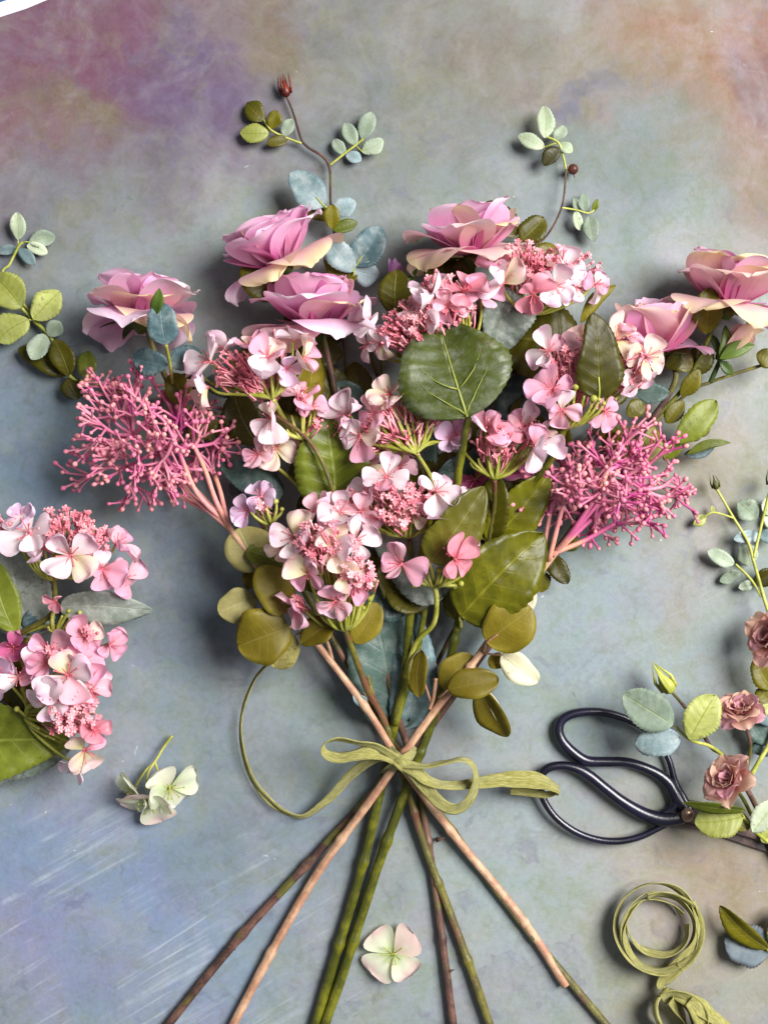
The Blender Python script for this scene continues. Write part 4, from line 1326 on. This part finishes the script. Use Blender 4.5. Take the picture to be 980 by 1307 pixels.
leaflets(sp_right, [
    ((672, 786), (640, 750), 64, 42, 'cream', dict(shape='round', dz=2, pet=(655, 775, 38))), ((621, 820), (678, 776), 66, 48, 'gold', dict(shape='round', dz=5, pet=(617, 832, 36))),
    ((640, 836), (687, 870), 36, 40, 'cream', dict(shape='wide', dz=-2, fold=.3, pet=(618, 834, 36))), ((572, 880), (636, 866), 40, 46, 'gold', dict(shape='round', dz=2, roll=-12, fold=.3, pet=(560, 890, 33))),
    ((610, 878), (647, 940), 40, 44, 'gold', dict(shape='rose', dz=-10, roll=30, fold=.5)), ((620, 880), (646, 930), 14, 42, 'cream', dict(shape='lance', dz=-8, roll=-20)),
    ((563, 878), (602, 836), 42, 30, 'gold', dict(shape='round', dz=0)), ((626, 836), (640, 852), 22, 30, 'gold', dict(shape='rose')), ((539, 830), (534, 890), 30, 36, 'gold', dict(shape='rose', roll=40)), ((536, 828), (526, 884), 20, 32, 'dark', dict(shape='rose'))],
    serr=0, petmat='tanstem')
stem(sp_right, [(548, 905, 31), (553, 890, 33), (556, 866, 36)], 2.2, 'tanstem', name='side_shoot', r1=2.6)
stem(sp_right, [(551, 900, 31), (545, 882, 33), (539, 862, 35)], 1.8, 'tanstem', name='side_shoot', r1=1.4)
stem(sp_left, [(424, 842, 31), (420, 826, 33), (415, 812, 36)], 2.4, 'tanstem', name='side_shoot', r1=1.8)

# ------------------------------------------------------------------ dark filler foliage inside the bouquet
rg = random.Random(21)
for i in range(120):
    t = rg.random()
    y = 425 + 350 * t
    half = 215 * (1 - (t ** 1.5)) + 40
    x = 512 + rg.uniform(-1, 1) * half + 26 * (1 - t)
    if x > 760 and y < 470:
        continue
    ang = math.radians(90 + rg.uniform(-80, 80) - (x - 508) * 0.14)
    ln = rg.uniform(40, 66)
    z = rg.uniform(6, 34)
    par = rs_left if x < 400 else (rs_mid if x < 600 else rs_right)
    leaf(par, (x, y, z), (x + math.cos(ang) * ln, y - math.sin(ang) * ln, z + rg.uniform(-3, 5)), ln * rg.uniform(0.6, 0.8), rg.choice(['dark', 'dark', 'teal', 'olive', 'teal', 'dark']), 'rose', roll=rg.uniform(-25, 25))
for (a, b, c) in (((505, 930, 10), (470, 640, 12), (330, 520, 16)), ((515, 920, 10), (560, 640, 14), (690, 470, 18)), ((510, 920, 10), (520, 640, 14), (470, 440, 18)), ((520, 920, 10), (640, 700, 14), (800, 500, 18))):
    stem(rs_mid if a[0] < 512 else rs_right, [a, b, c], 3, 'brownstem', name='branch')

# ------------------------------------------------------------------ RAFFIA
def ribbon(parent, rows, name, crinkle=0.10, per=9, seed=0):
    """rows: (px,py,z,angle,width): angle 0 = lies flat, 90 = stands on edge"""
    rg = random.Random(seed)
    rows = [tuple(P(r[0], r[1], r[2])) + (math.radians(r[3]), L(r[4], r[2])) for r in rows]
    c = catmull(rows, per)
    n = len(c)
    verts, uvs, faces = [], [], []
    d = 0
    nv = 7
    for i, q in enumerate(c):
        p = Vector(q[:3])
        a = Vector(c[max(i - 1, 0)][:3])
        b = Vector(c[min(i + 1, n - 1)][:3])
        t = (b - a).normalized()
        sd = t.cross(Vector((0, 0, 1)))
        if sd.length < 1e-4:
            sd = Vector((1, 0, 0))
        sd.normalize()
        up = sd.cross(t)
        if i:
            d += (p - Vector(c[i - 1][:3])).length
        wv = sd * math.cos(q[3]) + up * math.sin(q[3])
        nn = t.cross(wv)
        for j in range(nv):
            v = -1 + 2 * j / (nv - 1)
            w = q[4] * 0.5 * (1 + 0.10 * mnoise.noise(Vector((d * 90, v * 3, seed))))
            h = q[4] * crinkle * (mnoise.noise(Vector((d * 60, v * 2.2, seed + 5.5))) * 1.4 + 0.5 * math.sin(v * 5 + seed))
            verts.append(p + wv * v * w + nn * h)
            uvs.append((d * 14, v * 0.5 + 0.5))
    for i in range(n - 1):
        for j in range(nv - 1):
            k = i * nv + j
            faces.append((k, k + nv, k + nv + 1, k + 1))
    inv = W(parent).inverted()
    me = mesh_from(name, [inv @ v for v in verts], faces, M['ribbon'], uvs)
    o = link(name, me, W(parent), parent)
    sm = o.modifiers.new('thickness', 'SOLIDIFY')
    sm.thickness = 0.0004
    sm.offset = 0
    return o


bow = thing('raffia_bow', 'olive green raffia ribbon tied in a bow round the crossing stems', 'ribbon', P(510, 972, 30))
ribbon(bow, [(512, 972, 36, 20, 14), (496, 962, 40, 30, 13), (478, 952, 44, 55, 15), (452, 947, 46, 60, 17), (428, 944, 46, 65, 18), (413, 950, 45, 80, 18), (414, 960, 44, 60, 18), (430, 967, 44, 30, 15),
             (452, 964, 44, 25, 15), (474, 960, 42, 20, 18), (496, 965, 38, 15, 16), (512, 974, 36, 10, 13)], 'bow_loop', seed=1)
ribbon(bow, [(512, 974, 37, 20, 13), (540, 978, 40, 70, 13), (566, 973, 42, 80, 16), (588, 969, 42, 80, 16), (602, 976, 40, 70, 15), (607, 995, 37, 60, 16), (600, 1018, 33, 45, 17), (584, 1032, 30, 30, 16), (564, 1027, 31, 25, 17),
             (545, 1008, 34, 20, 18), (530, 990, 37, 15, 16), (514, 974, 37, 15, 14)], 'bow_loop', seed=2)
ribbon(bow, [(514, 972, 37, 10, 14), (496, 966, 37, 20, 13), (475, 969, 30, 25, 14), (449, 988, 20, 30, 14), (423, 1016, 12, 35, 13), (399, 1037, 8, 45, 11), (378, 1042, 7, 50, 10), (348, 1026, 7, 40, 12), (320, 990, 7, 50, 10), (308, 944, 7, 60, 9),
             (310, 905, 7, 65, 8), (325, 867, 8, 65, 7), (343, 846, 14, 60, 7)], 'ribbon_tail', seed=3)
ribbon(bow, [(512, 974, 38, 10, 15), (530, 984, 38, 25, 16), (548, 997, 36, 45, 15), (577, 1003, 32, 60, 14), (606, 1000, 29, 40, 15), (640, 995, 26, 20, 19), (675, 995, 24, 22, 22), (698, 1000, 22, 45, 20), (712, 1008, 19, 80, 18),
             (700, 1014, 15, 120, 14), (676, 1012, 13, 140, 11), (651, 1009, 13, 150, 10)], 'ribbon_tail', seed=4)
ribbon(bow, [(494, 952, 22, 20, 12), (500, 962, 34, 10, 15), (512, 974, 40, 0, 16), (524, 984, 34, 10, 15), (532, 994, 20, 20, 13), (530, 1002, 8, 40, 12)], 'knot', crinkle=0.16, seed=5)
ribbon(bow, [(530, 954, 18, 20, 12), (524, 964, 32, 10, 13), (512, 973, 38, 0, 15), (500, 980, 32, 10, 14), (490, 988, 16, 20, 12)], 'knot', crinkle=0.16, seed=6)

roll = thing('raffia_roll', 'loose coil of olive raffia ribbon lying on the bare sheet below the scissors', 'ribbon', P(840, 1190, 2))


def coil(rows, name, seed):
    ribbon(roll, rows, name, crinkle=0.09, seed=seed, per=7)


def ell(cx, cy, rx, ry, a0, a1, z, ang, w, n=12, tilt=0, dr=0.0):
    out = []
    for i in range(n + 1):
        f = i / n
        a = math.radians(a0 + (a1 - a0) * f)
        k = 1 + dr * f
        x, y = math.cos(a) * rx * k, math.sin(a) * ry * k
        c, s = math.cos(math.radians(tilt)), math.sin(math.radians(tilt))
        zz = z + 2.5 * math.sin(a * 2 + seed_c[0])
        out.append((cx + x * c - y * s, cy - (x * s + y * c), max(5, zz), ang + 14 * math.sin(a * 3 + cx), w))
    return out


seed_c = [0.0]
coil(ell(838, 1184, 53, 57, 20, 380, 12, 62, 12, 14, 10), 'coil_turn', 11)
seed_c = [1.3]
coil(ell(842, 1190, 45, 48, -40, 330, 10, 68, 16, 14, -8), 'coil_turn', 12)
seed_c = [2.1]
coil(ell(838, 1183, 40, 34, 60, 400, 9, 72, 14, 14, -30), 'coil_turn', 13)
seed_c = [3.0]
coil(ell(843, 1188, 49, 51, 100, 300, 14, 55, 10, 10, 0), 'coil_turn', 14)
seed_c = [4.0]
coil(ell(846, 1190, 47, 50, -70, 110, 15, 50, 14, 10, 5), 'coil_turn', 15)
coil([(884, 1150, 12, 55, 13), (892, 1180, 14, 50, 15), (888, 1204, 15, 35, 17), (870, 1228, 13, 20, 20), (852, 1246, 10, 10, 19), (843, 1257, 8, 30, 15), (846, 1262, 9, 70, 12), (856, 1267, 14, 60, 13), (874, 1275, 20, 50, 17), (896, 1290, 24, 40, 20), (918, 1304, 24, 40, 18), (945, 1330, 20, 40, 18)], 'ribbon_tail', 16)
# the crumpled, cupped end of the ribbon
coil([(850, 1264, 8, 60, 20), (838, 1280, 14, 80, 34), (840, 1306, 16, 95, 40), (860, 1330, 16, 90, 40), (890, 1330, 16, 80, 40), (893, 1300, 18, 70, 40), (880, 1278, 18, 60, 36), (858, 1270, 18, 50, 30), (844, 1276, 18, 40, 22)], 'crumpled_fold', 17)
coil([(856, 1276, 20, 20, 14), (868, 1290, 12, 60, 26), (876, 1310, 9, 80, 30), (880, 1330, 9, 80, 30)], 'crumpled_fold', 18)
coil([(880, 1276, 24, 10, 18), (894, 1290, 26, 15, 30), (902, 1312, 24, 20, 34), (905, 1340, 20, 20, 34)], 'crumpled_fold', 19)

# ------------------------------------------------------------------ SCISSORS
sc = thing('scissors', 'black iron flower scissors with wide looped handles, blades under the small rose branch', 'scissors', P(876, 1040, 4))


def z2(x, y):
    return 680 + x / 3.267, 820 + y / 3.267


def handle(rows, name, z):
    q = [tuple(P(*z2(r[0], r[1]), z + (r[3] if len(r) > 3 else 0))) + (L(r[2] * 1.16 / 3.267),) for r in rows]
    c = catmull(q, 6)
    mb = MB()
    mb.tube([p[:3] for p in c], [p[3] for p in c], 14)
    return mb.build(name, M['iron'], sc)


handle([(640, 706, 24), (606, 660, 26), (588, 622, 24), (560, 580, 21), (500, 538, 19), (400, 502, 18), (300, 498, 18), (225, 494, 19), (170, 462, 20), (122, 412, 19), (106, 365, 18), (122, 322, 17), (175, 296, 16), (262, 289, 15), (350, 305, 14),
        (440, 345, 12), (520, 408, 11), (566, 490, 11), (592, 580, 12), (625, 650, 16), (648, 700, 20)], 'handle', 6)
handle([(596, 650, 17), (584, 690, 18), (540, 716, 18)], 'handle_web', 6.5)
handle([(662, 712, 22), (600, 732, 27), (530, 736, 27), (455, 712, 24), (370, 662, 21), (295, 604, 20), (235, 556, 20), (180, 526, 18), (120, 514, 16), (62, 524, 16), (32, 562, 15), (38, 640, 14), (88, 722, 13), (168, 785, 13), (258, 820, 13), (350, 829, 13),
        (440, 812, 12), (520, 776, 11), (585, 742, 12), (640, 722, 14)], 'handle', 8)


def blade(pts, z, th, name):
    n = len(pts)
    v = [P(*z2(x, y), z + th) for x, y in pts] + [P(*z2(x, y), z) for x, y in pts]
    f = [tuple(range(n)), tuple(reversed(range(n, 2 * n)))] + [(i, n + i, n + (i + 1) % n, (i + 1) % n) for i in range(n)]
    inv = W(sc).inverted()
    me = mesh_from(name, [inv @ p for p in v], f, M['blade'], smooth=False)
    o = link(name, me, W(sc), sc)
    bv = o.modifiers.new('bevel', 'BEVEL')
    bv.width = 0.0008
    bv.segments = 2
    return o


blade([(600, 690), (650, 655), (720, 668), (900, 760), (1100, 850), (1240, 905), (1100, 872), (900, 815), (720, 770), (620, 745)], 4.2, 2.6, 'blade')
blade([(585, 745), (640, 690), (700, 690), (880, 790), (1080, 880), (1220, 940), (1060, 905), (880, 845), (700, 785), (620, 765)], 1.2, 2.6, 'blade')
mb = MB()
rc = P(*z2(640, 716), 12)
mb.tube([rc, rc + Vector((0, 0, 0.003)), rc + Vector((0, 0, 0.0045)), rc + Vector((0, 0, 0.0052))], [L(8.5), L(8.5), L(6.5), L(2.5)], 18)
mb.build('rivet', M['rivet'], sc)

# ------------------------------------------------------------------ LOOSE HYDRANGEA at the sheet's side
hl = thing('cut_hydrangea', 'cut hydrangea stem with pink and white florets lying apart from the bouquet', 'hydrangea', P(-30, 850, 5))
stem(hl, [(-60, 868, 6), (0, 832, 14), (24, 810, 22), (67, 782, 30), (69, 737, 36)], 4.2, 'olivestem', [0.5], r1=3)
stem(hl, [(24, 810, 20), (55, 800, 24), (76, 800, 28)], 2.6, 'pedicel', name='branch')
stem(hl, [(-40, 870, 10), (20, 846, 18), (46, 834, 22), (35, 900, 28)], 2.4, 'olivestem', name='branch')
leaf(hl, (78, 774, 30), (196, 779, 20), 46, 'grey', 'heart', roll=28, fold=0.2, bend=.14, side=.1)
leaf(hl, (20, 808, 34), (-6, 718, 32), 46, 'green', 'rose', fold=.2, serr=.03)
leaf(hl, (46, 812, 16), (10, 690, 20), 92, 'grey', 'heart', fold=.1)
leaf(hl, (64, 800, 18), (46, 770, 20), 60, 'blue', 'heart')
leaf(hl, (-60, 952, 14), (90, 945, 20), 92, 'green', 'heart', roll=-10, fold=.18, bend=.1)
leaf(hl, (-60, 962, 10), (92, 952, 14), 84, 'grey', 'heart', fold=.05)
leaf(hl, (52, 838, 20), (40, 810, 24), 30, 'dark', 'rose')
leaf(hl, (60, 880, 14), (-10, 870, 14), 70, 'dark', 'heart')
head(hl, (69, 740, 34), (-0.05, 1), [
    (40, 682, 52, 35, -0.25, 0.35, 'w'), (92, 708, 58, 35, 0.0, -0.1, 'w', 45), (130, 726, 50, 27, 0.3, -0.1, 'p'), (148, 696, 44, 25, 0.45, 0.4, 'p'), (160, 736, 38, 22, 0.6, -0.2, 'p'), (56, 700, 48, 22, -0.2, 0, 'w'), (30, 664, 40, 20, -0.3, .5, 'l')],
    [(85, 674, 46, 30, 70), (116, 688, 46, 28, 60), (12, 670, 36, 16, 14), (64, 668, 42, 22, 26), (110, 664, 40, 14, 12)], [(30, 704, 44), (40, 712, 44), (46, 716, 44), (110, 730, 42), (120, 734, 40), (98, 736, 40), (52, 716, 44)])
head(hl, (76, 812, 26), (0.4, 0.5), [(109, 812, 44, 25, 0.3, 0.0, 'p'), (139, 822, 38, 21, 0.5, -0.1, 'p'), (72, 766, 44, 12, 0, -0.5, 'd')], [(116, 806, 46, 10, 14)], [(66, 790, 34), (80, 786, 36), (90, 790, 36), (96, 796, 38, 3), (102, 782, 36, 3), (62, 800, 34), (88, 780, 36, 3), (70, 780, 36)])
head(hl, (34, 915, 28), (0.5, -0.1), [
    (64, 832, 44, 26, -0.1, 0.4, 'p'), (88, 862, 60, 36, 0.0, 0.25, 'w'), (66, 894, 58, 28, -0.3, -0.3, 'w'), (26, 866, 44, 26, -0.3, 0.2, 'p'), (2, 862, 40, 26, -0.3, 0.2, 'l'), (18, 826, 30, 24, 0, 0, 'm'), (103, 846, 48, 25, 0.4, 0.3, 'p'), (116, 882, 50, 22, 0.5, 0.2, 'p'),
    (120, 930, 46, 23, 0.5, -0.1, 'd'), (108, 956, 42, 27, 0.3, -0.4, 'c'), (96, 976, 36, 20, 0.0, -0.6, 'w'), (60, 846, 50, 20, 0, 0, 'p')],
    [(95, 908, 52, 32, 90), (84, 922, 46, 24, 36), (104, 888, 50, 20, 26), (72, 830, 46, 12, 10)], [(40, 890, 40), (52, 880, 44), (60, 940, 34), (70, 944, 34), (78, 948, 32), (50, 930, 36), (46, 900, 40), (64, 924, 38), (30, 880, 38, 4), (22, 905, 34, 4)])

# ------------------------------------------------------------------ SMALL ROSE BRANCH over the scissors
br = thing('small_rose_branch', 'leafy branch of small dusty pink roses laid across the scissor blades', 'rose', P(985, 1075, 5))
stem(br, [(1000, 1110, 6), (980, 1070, 8), (965, 1031, 12), (943, 991, 16), (922, 964, 18), (906, 952, 18), (884, 916, 20), (857, 883, 22)], 4.2, 'brownstem', [0.4], r1=2)
stem(br, [(958, 1040, 14), (948, 1020, 20), (936, 1004, 28)], 2.4, 'greenstem', name='branch')
stem(br, [(949, 995, 16), (957, 955, 22), (952, 930, 28), (946, 914, 32)], 2.4, 'brownstem', name='branch')
stem(br, [(950, 1004, 16), (966, 975, 18), (984, 940, 18), (992, 880, 18), (984, 800, 18), (974, 762, 18), (961, 716, 16), (954, 692, 14), (935, 660, 12), (914, 624, 12)], 3.0, 'limestem', name='branch', r1=1.5)
stem(br, [(961, 712, 16), (968, 683, 16), (979, 637, 16), (984, 620, 16)], 2.0, 'limestem', name='branch', r1=1.6)
stem(br, [(971, 762, 17), (958, 740, 15), (938, 720, 14)], 1.6, 'limestem', name='petiole')
stem(br, [(935, 661, 12), (910, 654, 12), (898, 660, 11)], 1.4, 'limestem', name='petiole')
stem(br, [(922, 964, 18), (905, 952, 26), (880, 944, 32), (861, 926, 34)], 2.4, 'limestem', name='petiole', r1=1.8)
stem(br, [(984, 1078, 14), (962, 1060, 22), (946, 1040, 28)], 2.6, 'limestem', name='petiole', r1=1.8)
small_bud(br, 857, 884, 22, (-0.55, 0.8), 46, M['limestem'])
small_bud(br, 914, 625, 12, (-0.3, 1), 20, M['greenstem'])
small_bud(br, 984, 622, 16, (0.0, 1), 24, M['greenstem'])
SM = [(6, 1.0, 0.85, 55, 95, 0.2, 0.06), (6, 0.95, 0.75, 38, 66, 0.28, 0.06), (6, 0.85, 0.62, 22, 45, 0.4, 0.05), (5, 0.7, 0.5, 10, 25, 0.5, 0.05), (4, .5, .4, 4, 12, .6, .04)]
SMM = [['smallrosetan', 'smallrose'], ['smallrose', 'smallrosetan'], ['smallrose', 'smallrosetan'], ['smallrose']]
rose(br, 946, 914, 34, (-0.28, 0.72, 0.55), 36, 71, SM, SMM, 0.6)
rose(br, 934, 999, 32, (-0.55, 0.42, 0.55), 38, 72, SM, SMM, 0.6)
rose(br, 990, 818, 26, (-0.75, 0.35, 0.5), 42, 73, SM[:4], SMM, 0.6)
leaflets(br, [
    ((858, 925), (795, 886), 52, 38, 'mint', dict(fold=.12)), ((879, 943), (913, 887), 47, 40, 'lime', dict(dz=2)), ((868, 942), (810, 951), 40, 36, 'bluepale', dict(dz=-4, roll=10)),
    ((950, 1034), (872, 1024), 20, 36, 'green', dict(roll=-35, side=-.06)), ((948, 1042), (886, 1050), 42, 32, 'lime', dict(roll=10)), ((960, 1062), (992, 1022), 32, 30, 'pale'), ((950, 1040), (940, 1060), 22, 24, 'olive'),
    ((980, 950), (955, 915), 30, 14, 'teal'), ((984, 940), (960, 960), 26, 10, 'teal'), ((990, 905), (965, 880), 28, 20, 'olive'), ((985, 880), (962, 842), 32, 22, 'olive'), ((965, 912), (985, 900), 14, 30, 'lime'), ((985, 925), (970, 900), 26, 18, 'bluepale'),
    ((965, 662), (942, 641), 28, 9, 'mint'), ((968, 684), (936, 688), 18, 9, 'bluepale', dict(fold=.3)), ((968, 684), (992, 684), 18, 8, 'bluepale'), ((956, 722), (948, 693), 26, 6, 'mint', dict(roll=-10)), ((936, 720), (902, 703), 20, 7, 'mint'),
    ((944, 730), (918, 742), 17, 5, 'mint', {}), ((960, 746), (942, 750), 14, 5, 'mint'), ((962, 744), (990, 730), 24, 9, 'dark'), ((900, 658), (884, 670), 14, 6, 'lime', dict(shape='lance')), ((910, 655), (908, 645), 6, 6, 'lime', dict(shape='lance')),
    ((974, 655), (990, 640), 26, 7, 'pale'), ((975, 660), (992, 672), 18, 6, 'pale'), ((972, 1075), (990, 1050), 24, 9, 'lime')])

# ------------------------------------------------------------------ LEAF SPRIG beside the raffia roll
ls = thing('leaf_sprig', 'two-leaf sprig, one folded green leaf and one slate leaf, beside the raffia coil', 'leaf', P(985, 1214, 5))
stem(ls, [(1020, 1228, 5), (985, 1215, 9), (978, 1212, 11)], 1.8, 'limestem')
leaf(ls, (979, 1210, 12), (918, 1156, 14), 30, 'olive', 'rose', roll=-28, fold=.5, side=.05)
leaf(ls, (981, 1216, 8), (924, 1198, 7), 52, 'bluedark', 'rose', fold=.12)
leaf(ls, (984, 1206, 12), (1010, 1160, 14), 40, 'lime', 'rose')

# ------------------------------------------------------------------ LOOSE FLORETS
lf = thing('hydrangea_sprig', 'pale green hydrangea sprig with three florets on a forked stalk lying alone', 'flower', P(197, 1000, 2))
stem(lf, [(220, 939, 5), (209, 954, 6), (198, 972, 8), (186, 984, 10), (174, 1003, 13)], 1.9, 'pedicel', name='stalk', r1=1.4)
stem(lf, [(198, 972, 8), (189, 988, 12), (187, 1008, 16)], 1.6, 'pedicel', name='stalk')
stem(lf, [(198, 972, 8), (204, 990, 12), (212, 1000, 16)], 1.6, 'pedicel', name='stalk')
floret(lf, 173, 1006, 13, 26, -0.5, -0.45, 'g', 40, 4, .5)
floret(lf, 190, 1020, 16, 30, -0.05, -0.62, 'r', 15, 4, .5)
floret(lf, 216, 1004, 17, 31, 0.42, -0.35, 'g', 30, 4, .5)
l2 = thing('hydrangea_floret', 'single four-petalled pale green and pink floret lying alone between the stem ends', 'flower', P(501, 1218, 2))
floret(l2, 502, 1217, 5, 31, -0.05, 0.08, 'r', 42, 4, 0.3)
